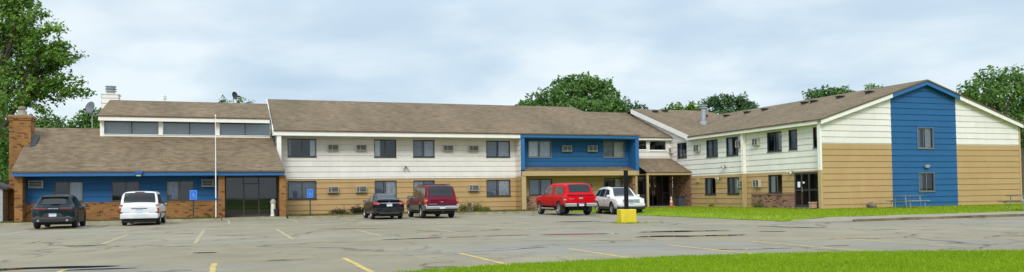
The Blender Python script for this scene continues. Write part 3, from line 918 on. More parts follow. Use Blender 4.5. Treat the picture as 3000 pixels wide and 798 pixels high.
# glazed entrance doors, dark frames
def glazed_front(v, u0, u1, z0, z1, posts, rails, frame, glass, depth=2.4, notices=()):
    mb = MB(); fw = .07
    mb.box((u0, v - .05, z0), (u1, v + .05, z0 + .09)); mb.box((u0, v - .05, z1 - .1), (u1, v + .05, z1))
    xs = [u0 + fw / 2] + list(posts) + [u1 - fw / 2]
    for x in xs: mb.box((x - fw / 2, v - .048, z0 + .09), (x + fw / 2, v + .048, z1 - .1))
    for (a, b, z) in rails: mb.box((a + .04, v - .04, z - .035), (b - .04, v + .04, z + .035))
    w = part(mb, "entrance", frame)
    for a, b in zip(xs, xs[1:]):
        g = MB(); g.face([(a, v + .006, z0 + .08), (b, v + .006, z0 + .08), (b, v + .006, z1 - .09), (a, v + .006, z1 - .09)])
        part(g, "pane", glass, w)
    r = MB(); D = depth
    r.face([(u0, v + D, z0), (u1, v + D, z0), (u1, v + D, z1), (u0, v + D, z1)])
    r.face([(u0, v + .06, z0 + .01), (u1, v + .06, z0 + .01), (u1, v + D, z0 + .01), (u0, v + D, z0 + .01)])
    r.face([(u0, v + .06, z1), (u1, v + .06, z1), (u1, v + D, z1), (u0, v + D, z1)])
    r.face([(u0, v + .06, z0), (u0, v + .06, z1), (u0, v + D, z1), (u0, v + D, z0)])
    r.face([(u1, v + .06, z0), (u1, v + .06, z1), (u1, v + D, z1), (u1, v + D, z0)])
    part(r, "room", 'interior', w)
    return w
en = glazed_front(56.95, 31.55, 34.65, 0.17, 2.698, (32.35, 33.05, 33.95), ((32.35, 33.05, 1.25), (33.95, 34.65, 1.25)), 'frame_dark', 'glass_dark')
mb = MB(); mb.box((32.98, 56.84, 1.05), (33.02, 56.87, 1.45)); mb.box((33.12, 56.84, 1.05), (33.16, 56.87, 1.45)); part(mb, "handle", 'galv', en)
for bx in (((32.5, 56.885, 1.75), (32.80, 56.90, 2.05)), ((33.2, 56.885, 1.75), (33.34, 56.90, 1.88))):
    mb = MB(); mb.box(*bx); part(mb, "notice", 'curtain', en)
mb = MB(); mb.box((30.9, 56.96, .1), (31.54, 57.15, 2.70)); part(mb, "brick_pier", 'brick_red')
mb = MB(); mb.box((34.66, 56.96, .1), (34.96, 57.15, 2.70)); part(mb, "brick_pier", 'brick_red')

# ---- right wing --------------------------------------------------------------------
UW = 35.0; VG = 39.2; EU = 34.5
wb = 2.55
ww_up = [(50.47, 51.95, 3.95, 5.26), (47.94, 49.38, 3.93, 5.28), (43.2, 44.67, 3.96, 5.29), (41.66, 42.47, 3.98, 5.30), (39.62, 40.17, 3.98, 5.28), (54.75, 56.12, 4.08, 5.31)]
ww_lo = [(50.84, 52.24, 1.08, 2.35), (47.96, 49.36, 1.09, 2.34), (43.23, 44.63, 1.13, 2.39)]
door_h = (39.75, 41.98, 0.0, 2.47)
mb = MB(); siding(mb, 'u', UW, 39.4, 57.2, wb, 5.46, ww_up); part(mb, "wall", 'white_siding', label="white upper siding on the long side of the right wing")
mb = MB()
siding(mb, 'u', UW, lambda z: 54.2 + max(0, (z - 5.5)) / .329, 63.4, 5.46, 8.5); part(mb, "wall", 'white_siding', label="white cross gable at the inner corner")
mb = MB(); siding(mb, 'u', UW, 39.4, 54.2, 0.08, wb - .004, ww_lo + [door_h]); part(mb, "wall", 'tan_siding', label="tan lower siding on the long side of the right wing")
mb = MB(); mb.box((UW - .03, 54.21, 0.08), (UW + .2, 56.94, wb + .1)); part(mb, "brick_pier", 'brick_red')
for i, h in enumerate(ww_up):
    cur = [((0, 1, 'curtain_dark'),), ((0, .4, 'curtain_dark'), (.6, 1, 'curtain')), ((0, .35, 'curtain'), (.35, .6, 'curtain_dark')), ((.3, 1, 'curtain_dark'),), (), ((.5, 1, 'curtain_dark'),)][i]
    window('u', UW, h[0], h[1], h[2], h[3], cur, bars=(.5,) if i not in (3, 4) else ())
for i, h in enumerate(ww_lo):
    cur = [((.5, 1, 'curtain'),), ((0, .5, 'curtain'), (.5, 1, 'curtain_dark')), ((.5, 1, 'curtain'),)][i]
    window('u', UW, h[0], h[1], h[2], h[3], cur)
for a0, a1, z0, z1 in ((52.75, 53.45, 4.47, 5.0), (47.35, 48.0, 4.5, 4.96), (45.5, 46.12, 4.5, 4.98), (56.75, 57.1, 4.55, 4.95), (47.3, 47.85, 1.56, 2.05), (45.45, 46.13, 1.58, 2.07)):
    aircon('u', UW, a0, a1, z0, z1, out=.24, lit=.5)
floodlight('u', UW, 49.6, 3.15)
floodlight('u', UW, 50.3, 2.33)
floodlight('u', UW, 42.2, 2.52)
mb = MB(); mb.box((UW - .14, 53.05, 2.05), (UW - .005, 53.35, 2.38)); part(mb, "meter_box", 'tan_trim')
# eave of the wing
mb = MB(); mb.box((EU, 39.25, 5.42), (EU + .05, 54.1, 5.68)); part(mb, "fascia", 'white_trim')
mb = MB(); mb.box((EU + .051, 39.35, 5.43), (UW - .03, 54.15, 5.46)); part(mb, "soffit", 'white_trim')
# fire wall fin in the middle and downspout
mb = MB(); siding(mb, 'u', EU + .16, 47.02, 47.2, wb, 5.42); mb.box((EU + .17, 47.02, wb), (UW - .03, 47.2, 5.425)); part(mb, "fin_wall", 'white_trim')
mb = MB(); mb.box((EU + .17, 47.02, .1), (UW - .03, 47.2, wb - .003)); part(mb, "fin_wall", 'tan_trim')
# front gable wall facing the lot
GA, GZ = 43.2, 8.42
g0, g1 = 34.62, 51.9
SL = (GZ - 5.70) / (GA - EU)
BL, BR = 40.36, 45.98
gz_l = lambda u: 5.60 + SL * (u - EU)
top_l = lambda z: EU + (z - 5.60) / SL
top_r = lambda z: 2 * GA - top_l(z)
GB = 4.19
mb = MB(); siding(mb, 'v', VG, lambda z: max(g0, top_l(z)), BL - .002, GB, gz_l(BL))
part(mb, "wall", 'white_siding', label="white upper siding of the end gable, left of the blue stripe")
mb = MB(); siding(mb, 'v', VG, BR + .002, lambda z: min(g1, top_r(z)), GB, gz_l(BL))
part(mb, "wall", 'white_siding', label="white upper siding of the end gable, right of the blue stripe")
mb = MB(); siding(mb, 'v', VG, g0, BL - .002, 0.05, GB - .003)
part(mb, "wall", 'tan_siding', label="tan lower siding of the end gable, left of the blue stripe")
mb = MB(); siding(mb, 'v', VG, BR + .002, g1, 0.05, GB - .003)
part(mb, "wall", 'tan_siding', label="tan lower siding of the end gable, right of the blue stripe")
gw = [(42.56, 43.94, 3.93, 5.32), (42.57, 43.92, 1.10, 2.36)]
mb = MB(); siding(mb, 'v', VG, BL, BR, 0.05, 7.0, gw, butt=.031); siding(mb, 'v', VG, lambda z: max(BL, top_l(z)), lambda z: min(BR, top_r(z)), 7.0, GZ - .12, butt=.031)
part(mb, "wall", 'blue_siding', label="blue painted stripe up the middle of the end gable")
window('v', VG, *gw[0], ((0, .45, 'curtain_dark'), (.5, 1, 'curtain')), frame='frame_alu', trim='blue_trim')
window('v', VG, *gw[1], ((.05, .5, 'curtain_dark'),), frame='frame_alu', trim='blue_trim')
mb = MB(); wbox(mb, 'v', VG, 43.02, 43.40, 2.72, 2.86, .02, .2); wbox(mb, 'v', VG, 43.06, 43.36, 2.66, 2.719, .03, .17); part(mb, "wall_lamp", 'galv')
# corner fins: the gable wall stands proud of the long side
mb = MB(); mb.box((g0 - .02, VG - .045, wb), (g0 + .12, VG + .2, 5.55)); mb.box((g0 + .12, VG + .02, wb), (UW - .005, VG + .2, 5.45)); part(mb, "corner_post", 'white_trim')
mb = MB(); mb.box((g0 - .018, VG - .043, .05), (g0 + .13, VG + .2, wb - .002)); mb.box((g0 + .13, VG + .02, .05), (UW - .005, VG + .2, wb - .002)); part(mb, "corner_post", 'tan_trim')
mb = MB(); mb.box((g1 - .1, VG - .04, .05), (g1 + .04, VG + .1, 5.4)); part(mb, "corner_post", 'tan_trim')
# rake boards, white outside and blue in the middle
def rake(u0, u1, mat):
    z = lambda u: 5.72 + SL * (min(u, 2 * GA - u) - EU)
    mb = MB(); cutu = [u0] + ([GA] if u0 < GA < u1 else []) + [u1]
    for a, b in zip(cutu, cutu[1:]):
        mb.prism([(a, VG - .33, z(a) - .34), (b, VG - .33, z(b) - .34), (b, VG - .33, z(b)), (a, VG - .33, z(a))], (0, .05, 0))
        mb.prism([(a, VG - .279, z(a) - .15), (b, VG - .279, z(b) - .15), (b, VG - .279, z(b) - .11), (a, VG - .279, z(a) - .11)], (0, .3, 0))
    part(mb, "rake_board", mat)
rake(EU, BL - .1, 'white_trim'); rake(BL - .1, BR + .1, 'blue_trim'); rake(BR + .1, 2 * GA - EU, 'white_trim')
# wing roofs
wz = lambda u: 5.73 + SL * (min(u, 2 * GA - u) - EU)
CS = .329
cz = lambda v: 5.86 + CS * (v - 54.1)
vval = lambda u: 54.1 + (wz(u) - 5.86) / CS
CR = 63.45
ux = EU - .06
roof_slab("roof", [([(ux, VG - .38, wz(ux)), (GA, VG - .38, wz(GA)), (GA, vval(GA), wz(GA)), (ux, 53.8, wz(ux))], 1),
                   ([(GA, VG - .38, wz(GA)), (2 * GA - ux, VG - .38, wz(ux)), (2 * GA - ux, 72, wz(ux)), (GA, 72, wz(GA))], 1),
                   ([(GA, vval(GA) - .01, wz(GA)), (GA, 72, wz(GA)), (GA - 6, 72, wz(GA - 6)), (GA - 2, 64, wz(GA - 2))], 1)], label="long shingle roof of the right wing")
roof_slab("roof", [([(34.72, 54.02, cz(54.02)), (34.9, 54.0, cz(54.0)), (GA, vval(GA), wz(GA)), (42.7, CR, cz(CR)), (34.72, CR, cz(CR))], 0),
                   ([(34.72, CR, cz(CR)), (42.7, CR, cz(CR)), (44.0, 72, 6.0), (34.72, 72, 6.0)], 0)], label="shingle cross roof at the inner corner")
mb = MB(); mb.prism([(34.70, 54.0, cz(54.0) - .42), (34.70, CR, cz(CR) - .42), (34.70, CR, cz(CR) - .02), (34.70, 54.0, cz(54.0) - .02)], (.05, 0, 0)); part(mb, "rake_board", 'white_trim')
mb = MB(); mb.box((51.7, VG + .2, .05), (51.9, 72, 5.5)); part(mb, "wall", 'tan_siding', label="far long side of the right wing")
# brick planter base and side door
mb = MB(); mb.box((UW - .22, 42.0, 0.06), (UW - .03, 46.27, 1.02)); mb.box((UW - .26, 41.98, 1.02), (UW - .03, 46.3, 1.09)); part(mb, "brick_base", 'brick_red')
mb = MB()
dz0, dz1 = .19, 2.46
for a in (39.80, 40.62, 41.30, 41.92): mb.box((UW - .06, a - .05, dz0), (UW + .04, a + .05, dz1))
for a, b in ((39.85, 40.57), (40.67, 41.25), (41.35, 41.87)):
    mb.box((UW - .055, a, dz1 - .12), (UW + .035, b, dz1)); mb.box((UW - .055, a, dz0), (UW + .035, b, dz0 + .16)); mb.box((UW - .05, a, 1.28), (UW + .03, b, 1.36))
dr = part(mb, "door", 'frame_dark')
for a, b in ((39.85, 40.57), (40.67, 41.25), (41.35, 41.87)):
    g = MB(); g.face([(UW - .01, b, dz0 + .1), (UW - .01, a, dz0 + .1), (UW - .01, a, dz1 - .1), (UW - .01, b, dz1 - .1)]); part(g, "pane", 'glass', dr)
for bx in (((UW - .075, 41.42, 1.5), (UW - .065, 41.66, 1.86)), ((UW - .075, 41.0, 1.75), (UW - .065, 41.18, 1.85))):
    mb = MB(); mb.box(*bx); part(mb, "notice", 'curtain', dr)
mb = MB(); mb.box((UW - .12, 41.18, 1.2), (UW - .09, 41.22, 1.5)); part(mb, "handle", 'galv', dr)
r = MB(); r.box((UW + 1.2, 39.8, .1), (UW + 1.3, 41.95, 2.5)); r.box((UW + .06, 39.8, .12), (UW + 1.2, 41.95, .18)); r.box((UW + .06, 39.7, .1), (UW + 1.2, 39.78, 2.5)); r.box((UW + .06, 41.96, .1), (UW + 1.2, 42.05, 2.5)); part(r, "room", 'interior', dr)

# roof vents and metal stack
def vent(u, v, z, sl_axis):
    mb = MB()
    mb.box((u - .18, v - .18, z - .15), (u + .18, v + .18, z + .09))
    mb.box((u - .24, v - .24, z + .09), (u + .24, v + .24, z + .16))
    return part(mb, "roof_vent", 'dark_metal', bevel=.02)
for v in (58.2, 55.3, 53.0, 48.3, 47.3, 44.6, 41.9):
    u = 41.3; vent(u, v, wz(u), 'u')
for u, v in ((36.6, 62.3), (37.8, 62.6), (40.9, 60.9)): vent(u, v, cz(v), 'v')
mb = MB(); sv = 58.0; su = 38.8; bz = cz(sv)
mb.lathe((su, sv), [(.36, bz - .25), (.36, bz + .14), (.22, bz + .22), (.22, bz + 1.32), (.36, bz + 1.36), (.36, bz + 1.44), (.25, bz + 1.46), (.25, bz + 1.52), (.38, bz + 1.55), (.38, bz + 1.62)], 18)
part(mb, "metal_stack", 'galv', smooth=False)

# ---- lobby wing on the left --------------------------------------------------------
VF = 52.2; LB = 53.4
lz0, ls = 3.06, .53
lobz = lambda v: lz0 + ls * (v - (VF - .08))
RV = 57.75
roof_slab("roof", [([(-11.62, VF - .08, lobz(VF - .08)), (3.52, VF - .08, lobz(VF - .08)), (2.96, 56.9, lobz(56.9)), (2.96, 57.0, lobz(57.0)), (-7.3, 57.0, lobz(57.0)), (-7.3, RV, lobz(RV)), (-11.62, RV, lobz(RV))], 0),
                   ([(-11.62, RV, lobz(RV)), (-7.3, RV, lobz(RV)), (-7.3, 63.4, 3.0), (-11.62, 63.4, 3.0)], 0)], label="low shingle roof of the lobby")
mb = MB(); mb.box((-11.58, VF - .03, 2.76), (-.46, VF + .02, 3.03)); mb.box((-11.58, VF + .02, 2.80), (-11.53, 57, 2.95)); part(mb, "fascia", 'blue_trim')
mb = MB(); mb.box((-.455, VF + .01, 2.75), (3.50, VF + .06, 3.02)); mb.box((-.455, VF - .03, 2.92), (3.50, VF + .009, 3.025)); part(mb, "fascia", 'blue_trim')
mb = MB(); mb.box((-11.5, VF + .061, 2.755), (3.48, 54.3, 2.79)); part(mb, "soffit", 'blue_trim')
for a, b in ((-11.53, -11.12), (-.48, -.10), (3.20, 3.60)):
    mb = MB(); mb.box((a, VF + .3, 0.02), (b, VF + 1.1 if a < 0 else 56.4, 2.75)); part(mb, "brick_pillar", 'brick')
lobw = [(-9.66, -8.13, 1.24, 2.49), (-6.58, -5.05, 1.24, 2.47), (-3.52, -1.97, 1.24, 2.48)]
mb = MB(); siding(mb, 'v', LB, -11.12, -.48, 1.19, 2.755, lobw); part(mb, "wall", 'blue_siding', label="blue lap siding of the lobby front")
mb = MB(); wbox(mb, 'v', LB, -11.12, -.48, 0.02, 1.13, -.05, .07); wbox(mb, 'v', LB, -11.12, -.48, 1.13, 1.185, -.05, .10); part(mb, "brick_base", 'brick')
for i, h in enumerate(lobw):
    window('v', LB, *h, [((.5, 1, 'sky_blind'),), (), ((0, .5, 'curtain_dark'),)][i], frame='frame_bronze')
aircon('v', LB, -10.95, -10.22, 2.12, 2.53, lit=.96); aircon('v', LB, -1.46, -.75, 2.10, 2.54, lit=.9)
mb = MB(); mb.box((-11.45, 53.45, 0.02), (-11.2, 63.2, 3.0)); part(mb, "wall", 'brick', label="brick end wall of the lobby")
mb = MB(); mb.box((-11.2, 63.0, 0), (3.2, 63.2, 5)); part(mb, "wall", 'tan_siding', label="rear wall of the lobby")
mb = MB(); mb.box((-5.12, VF - .17, 2.80), (-4.80, VF - .04, 2.92)); mb.box((-5.17, VF - .2, 2.921), (-4.75, VF - .031, 3.05)); o = part(mb, "fascia_lamp", 'blue_trim')
mb = MB(); mb.box((-5.08, VF - .19, 2.74), (-4.84, VF - .06, 2.80)); part(mb, "lens", plain("amber_lens", (.62, .50, .20), .4), o)
# lobby entrance
en = glazed_front(54.3, -.09, 3.19, .14, 2.75, (1.06, 2.0), ((-.09, 1.06, 1.28), (2.0, 3.19, 1.28), (1.06, 2.0, 2.26)), 'frame_bronze', 'glass_dark', 3.0)
mb = MB(); mb.box((1.13, 54.18, 1.0), (1.16, 54.21, 1.5)); mb.box((1.12, 54.15, 1.20), (1.92, 54.19, 1.25)); part(mb, "handle", 'frame_dark', en)
# furniture silhouettes inside the lobby (a counter)
mb = MB(); mb.box((.3, 56.4, .15), (2.9, 57.0, 1.2)); part(mb, "counter", plain("counter_wood", (.2, .13, .08), .6), en)
# clerestory over the lobby
VC = 56.7
mb = MB()
mb.box((-7.66, VC - .06, 5.36), (-7.42, VC + .1, 6.46)); mb.box((-4.2, VC - .06, 5.60), (-3.95, VC + .1, 6.46)); mb.box((-.66, VC - .06, 5.60), (-.42, VC + .1, 6.46))
mb.box((-7.42, VC - .05, 5.40), (2.86, VC + .08, 5.60)); mb.box((-7.42, VC - .10, 5.575), (2.86, VC - .051, 5.61)); part(mb, "clerestory_frame", 'white_trim')
mb = MB(); mb.box((-7.70, VC - .5, 6.44), (2.80, VC - .45, 6.76)); mb.box((-7.70, VC - .449, 6.45), (2.80, VC + .05, 6.48)); part(mb, "fascia", 'white_trim')
for a, b in ((-7.42, -4.2), (-3.95, -.66), (-.42, 2.86)):
    mb = MB(); mid = (a + b) / 2
    mb.box((mid - .03, VC, 5.61), (mid + .03, VC + .06, 6.44)); mb.box((a, VC, 6.38), (b, VC + .06, 6.44)); mb.box((a, VC, 5.61), (b, VC + .06, 5.65))
    w = part(mb, "window", 'frame_dark')
    for p, q in ((a, mid), (mid, b)):
        g = MB(); g.face([(p, VC + .03, 5.61), (q, VC + .03, 5.61), (q, VC + .03, 6.44), (p, VC + .03, 6.44)]); part(g, "pane", 'glass', w)
    r = MB(); r.face([(a, VC + .35, 5.5), (b, VC + .35, 5.5), (b, VC + .35, 6.5), (a, VC + .35, 6.5)]); part(r, "sky_blind", 'sky_blind', w)  # flat sheet behind the glass, coloured as the sky reflected in it
cs = .37
clz = lambda v: 6.78 + cs * (v - (VC - .55))
CRV = 60.0
roof_slab("roof", [([(-7.74, VC - .55, clz(VC - .55)), (2.84, VC - .55, clz(VC - .55)), (2.86, CRV, clz(CRV)), (-7.5, CRV, clz(CRV))], 0),
                   ([(-7.5, CRV, clz(CRV)), (2.86, CRV, clz(CRV)), (2.86, 63.6, clz(56.8)), (-7.5, 63.6, clz(56.8))], 0)], label="upper shingle roof over the clerestory")
mb = MB(); siding(mb, 'u', -7.44, VC, lambda z: 63.3 if z < 6.8 else 63.3 - (z - 6.8) / .37, 3.0, 6.7)
mb.prism([(-7.4, VC, 6.6), (-7.4, 63.3, 6.6), (-7.4, CRV, clz(CRV) - .1)], (.05, 0, 0)); part(mb, "wall", 'white_siding', label="white end wall of the clerestory")
# chimneys: brick at the left end, white boxed one behind the ridge
mb = MB(); c0, c1, d0, d1 = -12.42, -11.28, 55.3, 56.4
mb.box((c0, d0, 0), (c1, d1, 6.30)); mb.box((c0 - .05, d0 - .05, 6.30), (c1 + .05, d1 + .05, 6.42)); mb.box((c0 - .10, d0 - .10, 6.42), (c1 + .10, d1 + .10, 6.52))
ch = part(mb, "chimney", 'brick')
mb = MB(); mb.box((c0 - .06, d0 - .06, 6.52), (c1 + .06, d1 + .06, 6.60))
mb.lathe(((c0 + c1) / 2, (d0 + d1) / 2), [(.34, 6.60), (.22, 6.84), (.17, 6.98), (.22, 7.02), (.22, 7.14), (.12, 7.18)], 14); part(mb, "chimney_cap", 'concrete', ch)
mb = MB(); mb.prism([(c1, d0 - .3, lobz(d0 - .3) + .01), (c1, d1 - .1, lobz(d1 - .1) + .01), (c1, d1 - .1, lobz(d1 - .1) + .28), (c1, d0 + .1, lobz(d0 + .1) + .2)], (.28, 0, -.10)); part(mb, "flashing", 'dark_metal', ch)
mb = MB(); w0, w1, y0, y1 = -8.18, -7.12, 61.2, 62.3
siding(mb, 'v', y0, w0, w1, 3.5, 8.72); siding(mb, 'u', w0, y0, y1, 3.5, 8.72); mb.box((w0 + .01, y0 + .01, 3.5), (w1, y1, 8.72)); mb.box((w0 - .05, y0 - .05, 8.72), (w1 + .05, y1 + .05, 8.80))
ch = part(mb, "chimney", 'white_siding')
mb = MB(); mb.lathe(((w0 + w1) / 2, (y0 + y1) / 2), [(.27, 8.80), (.27, 8.98), (.38, 9.00), (.38, 9.04), (.27, 9.06), (.27, 9.12), (.36, 9.14), (.38, 9.18), (.28, 9.20), (.30, 9.30), (.37, 9.36), (.2, 9.38)], 18); part(mb, "chimney_cap", 'galv', ch)
# floor slab under everything
mb = MB(); mb.box((3.25, 56.56, -.02), (34.9, 71, .09)); mb.box((-11.2, 53.5, -.02), (3.25, 63, .10)); mb.box((35.02, VG + .03, -.02), (51.7, 71.9, .10)); part(mb, "floor_slab", 'concrete')

# ================================================================== vehicles
def paint(name, col, rough=0.38, metal=0.0, coat=0.35, spec=0.12):
    m, nt, b = new_mat(name)
    v = obj_coord(nt)
    dirt = noise_n(nt, 2.0, 5, 0.65, v)
    sep = N(nt, "ShaderNodeSeparateXYZ"); nt.links.new(v, sep.inputs[0])
    low = math_n(nt, 'MULTIPLY', ramp(nt, sep.outputs[2], [(0.25, 0.5), (0.75, 0.0)]), ramp(nt, dirt, [(0.35, 0.0), (0.7, 1.0)]))
    nt.links.new(mixc(nt, low, col, (0.16, 0.14, 0.11)), b.inputs["Base Color"])
    b.inputs["Roughness"].default_value = rough; b.inputs["Metallic"].default_value = metal
    b.inputs["Specular IOR Level"].default_value = spec
    b.inputs["Coat Weight"].default_value = coat; b.inputs["Coat Roughness"].default_value = 0.06
    return m
M['tyre'] = plain("tyre_rubber", (0.018, 0.018, 0.018), 0.85)
M['rim'] = plain("alloy_rim", (0.50, 0.51, 0.53), 0.3, 0.85, vary=.05)
M['hub'] = plain("dark_wheel", (0.05, 0.05, 0.055), 0.4, 0.5)
M['chrome'] = plain("chrome", (0.62, 0.63, 0.65), 0.15, 0.95, vary=.03)
M['tail'] = plain("tail_lamp_red", (0.42, 0.012, 0.012), 0.15, vary=.05, coat=1)
M['tail_dull'] = plain("tail_lamp_dark_red", (0.20, 0.02, 0.025), 0.15, vary=.05, coat=1)
M['amber'] = plain("amber_lamp", (0.65, 0.22, 0.03), 0.15, vary=.05, coat=1)
M['lamp_clear'] = plain("clear_lamp", (0.55, 0.56, 0.58), 0.12, 0.2, vary=.05, coat=1)
M['plate'] = plain("plate_white", (0.62, 0.66, 0.72), 0.5, vary=.1, scale=14)
M['plate_band'] = plain("plate_blue", (0.10, 0.22, 0.45), 0.5, vary=.05)
M['sheet_black'] = plain("underbody", (0.012, 0.012, 0.012), 0.8)

def pchip(xs, ys, x):
    """monotone cubic through the stations"""
    n = len(xs)
    if x <= xs[0]: return ys[0]
    if x >= xs[-1]: return ys[-1]
    k = 0
    while xs[k + 1] < x: k += 1
    h = [xs[i + 1] - xs[i] for i in range(n - 1)]; d = [(ys[i + 1] - ys[i]) / h[i] for i in range(n - 1)]
    def slope(i):
        if i == 0: return d[0]
        if i == n - 1: return d[-1]
        if d[i - 1] * d[i] <= 0: return 0.0
        w1, w2 = 2 * h[i] + h[i - 1], h[i] + 2 * h[i - 1]
        return (w1 + w2) / (w1 / d[i - 1] + w2 / d[i])
    t = (x - xs[k]) / h[k]; m0, m1 = slope(k), slope(k + 1)
    return (ys[k] * (1 + 2 * t) * (1 - t) ** 2 + h[k] * m0 * t * (1 - t) ** 2 + ys[k + 1] * t * t * (3 - 2 * t) + h[k] * m1 * t * t * (t - 1))

class Shape:
    """car shell: stations (x, zb, zs, zr, hw, wr) from the tail (-x) to the nose (+x)"""
    def __init__(s, st):
        s.st = st; s.xs = [q[0] for q in st]
    def at(s, x):
        return [pchip(s.xs, [q[k] for q in s.st], x) for k in range(1, 6)]
    def ctl(s, x):
        zb, zs, zr, hw, wr = s.at(x)
        g = zr - zs
        return [(0, zb), (.80 * hw, zb), (.965 * hw, zb + .12 * (zs - zb)), (hw, zb + .5 * (zs - zb)), (hw - .012, zs - .16 * (zs - zb)), (hw - .05, zs),
                (wr + .03, zs + g * .86), (wr - .07, zr - .004), (wr * .45, zr + .02), (0, zr + .026)]
    def side(s, x, t):
        """a point between belt (t=0) and roof rail (t=1)"""
        c = s.ctl(x); return c[5][0] + (c[6][0] - c[5][0]) * t, c[5][1] + (c[6][1] - c[5][1]) * t
    def flank(s, x, z):
        c = s.ctl(x)
        pts = c[2:7]
        for (y0, z0), (y1, z1) in zip(pts, pts[1:]):
            if z <= z1 or (y1, z1) == pts[-1]:
                t = 0 if z1 == z0 else max(-.5, min(1, (z - z0) / (z1 - z0)))
                return y0 + (y1 - y0) * t
    def top(s, x, f):
        c = s.ctl(x); y = c[7][0] * f
        return y, c[7][1] + .028 * (1 - f * f)

def chaikin(p, it=2):
    for _ in range(it):
        q = [p[0]]
        for a, b in zip(p, p[1:]):
            q += [(a[0] * .75 + b[0] * .25, a[1] * .75 + b[1] * .25), (a[0] * .25 + b[0] * .75, a[1] * .25 + b[1] * .75)]
        q.append(p[-1]); p = q
    return p

def car_body(S, wheels, r, parent, mat, name="body"):
    n = 56; x0, x1 = S.xs[0], S.xs[-1]
    xs = sorted(set([x0 + (x1 - x0) * i / n for i in range(n + 1)] + [q[0] for q in S.st]))
    rings = []
    for x in xs:
        h = chaikin(S.ctl(x), 2)
        full = [(y, z) for y, z in h] + [(-y, z) for y, z in reversed(h[1:-1])]
        rings.append([(x, y, z) for y, z in full])
    # rounded end caps
    for e, sgn in ((0, -1), (-1, 1)):
        base = rings[e]; cz_ = sum(p[2] for p in base) / len(base)
        for dx, k in ((.035, .975), (.055, .93)):
            ring = [(base[0][0] + sgn * dx, p[1] * k, cz_ + (p[2] - cz_) * k) for p in base]
            if e == 0: rings.insert(0, ring)
            else: rings.append(ring)
    m = len(rings[0]); V_, F_ = [p for rg in rings for p in rg], []
    for i in range(len(rings) - 1):
        for j in range(m):
            j2 = (j + 1) % m
            F_.append((i * m + j, i * m + j2, (i + 1) * m + j2, (i + 1) * m + j))
    F_.append(tuple(reversed(range(m)))); F_.append(tuple((len(rings) - 1) * m + j for j in range(m)))
    me = bpy.data.meshes.new(name); me.from_pydata(V_, [], F_); me.update()
    bm = bmesh.new(); bm.from_mesh(me); bmesh.ops.recalc_face_normals(bm, faces=bm.faces); bm.to_mesh(me); bm.free()
    o = bpy.data.objects.new(name, me); COL.objects.link(o)
    # wheel arches cut out of the shell
    cut = MB()
    for (wx, wy) in wheels:
        s = 1 if wy > 0 else -1
        cut.tube([(wx, s * 1.3, r * 1.0), (wx, s * (abs(wy) - .24), r * 1.0)], r + .065, 28)
    bmc = cut.build("cutter", mat)
    bm = bmesh.new(); bm.from_mesh(bmc.data); bmesh.ops.recalc_face_normals(bm, faces=bm.faces); bm.to_mesh(bmc.data); bm.free()
    md = o.modifiers.new("b", 'BOOLEAN'); md.object = bmc; md.operation = 'DIFFERENCE'; md.solver = 'EXACT'
    dg = bpy.context.evaluated_depsgraph_get()
    me2 = bpy.data.meshes.new_from_object(o.evaluated_get(dg))
    o.modifiers.clear(); o.data = me2; me2.name = name
    me2.materials.clear(); me2.materials.append(M[mat]); me2.materials.append(M['sheet_black'])
    for p in me2.polygons:
        c = p.center; p.use_smooth = True; p.material_index = 0
        for (wx, wy) in wheels:
            dd = math.hypot(c.x - wx, c.z - r)
            if dd < r + .068 and abs(c.y) < abs(wy) + .16 and (abs(p.normal.y) < .45 and dd > r * .8 and (p.normal.x * (wx - c.x) + p.normal.z * (r - c.z)) > 0 or abs(c.y) < abs(wy) - .2):
                p.material_index = 1
        if p.normal.z < -.85 and c.z < .6: p.material_index = 1
    bpy.data.objects.remove(bmc)
    try: me2.set_sharp_from_angle(angle=rad(38))
    except Exception: pass
    o.parent = parent
    return o

def sub(mb, name, mat, parent, **kw):
    return mb.build(name, mat, parent, **kw)

def side_glass(S, parent, xb0, xb1, xt0, xt1, t0=.10, t1=.93, off=.012, mat='car_glass'):
    for s in (1, -1):
        mb = MB(); n, m = 10, 4
        def pt(i, j):
            t = t0 + (t1 - t0) * j / m; k = j / m
            x = (xb0 + (xb1 - xb0) * i / n) * (1 - k) + (xt0 + (xt1 - xt0) * i / n) * k
            y, z = S.side(x, t); return (x, s * (y + off), z + .002)
        for i in range(n):
            for j in range(m):
                q = [pt(i, j), pt(i + 1, j), pt(i + 1, j + 1), pt(i, j + 1)]
                mb.face(q if s < 0 else q[::-1])
        sub(mb, "side_window", mat, parent, smooth=True)

def top_glass(S, parent, x0, x1, f0=.9, f1=.9, off=.014, name="rear_window", mat='car_glass'):
    mb = MB(); n, m = 10, 10
    sg = -1 if name == "rear_window" else 1
    def pt(i, j):
        x = x0 + (x1 - x0) * i / n; f = f0 + (f1 - f0) * i / n
        y, z = S.top(x, f * (2 * j / m - 1))
        z1 = S.top(x + .02, 0)[1]; z0 = S.top(x - .02, 0)[1]; nx, nz = -(z1 - z0), .04; L = math.hypot(nx, nz)
        return (x + nx / L * off, y, z + nz / L * off)
    for i in range(n):
        for j in range(m):
            mb.face([pt(i, j), pt(i + 1, j), pt(i + 1, j + 1), pt(i, j + 1)])
    return sub(mb, name, mat, parent, smooth=True)

def strip(S, parent, name, mat, x0, x1, z0, z1, off=.012, both=True):
    for s in (1, -1):
        mb = MB(); n = max(2, int(abs(x1 - x0) / .1)); rows = []
        for i in range(n + 1):
            x = x0 + (x1 - x0) * i / n
            rows.append([(x, s * (S.flank(x, z) + off), z) for z in (z0, z0 * .7 + z1 * .3, z0 * .3 + z1 * .7, z1)])
        for a, b in zip(rows, rows[1:]):
            for k in range(3):
                mb.face([a[k], b[k], b[k + 1], a[k + 1]])
        sub(mb, name, mat, parent, smooth=True)

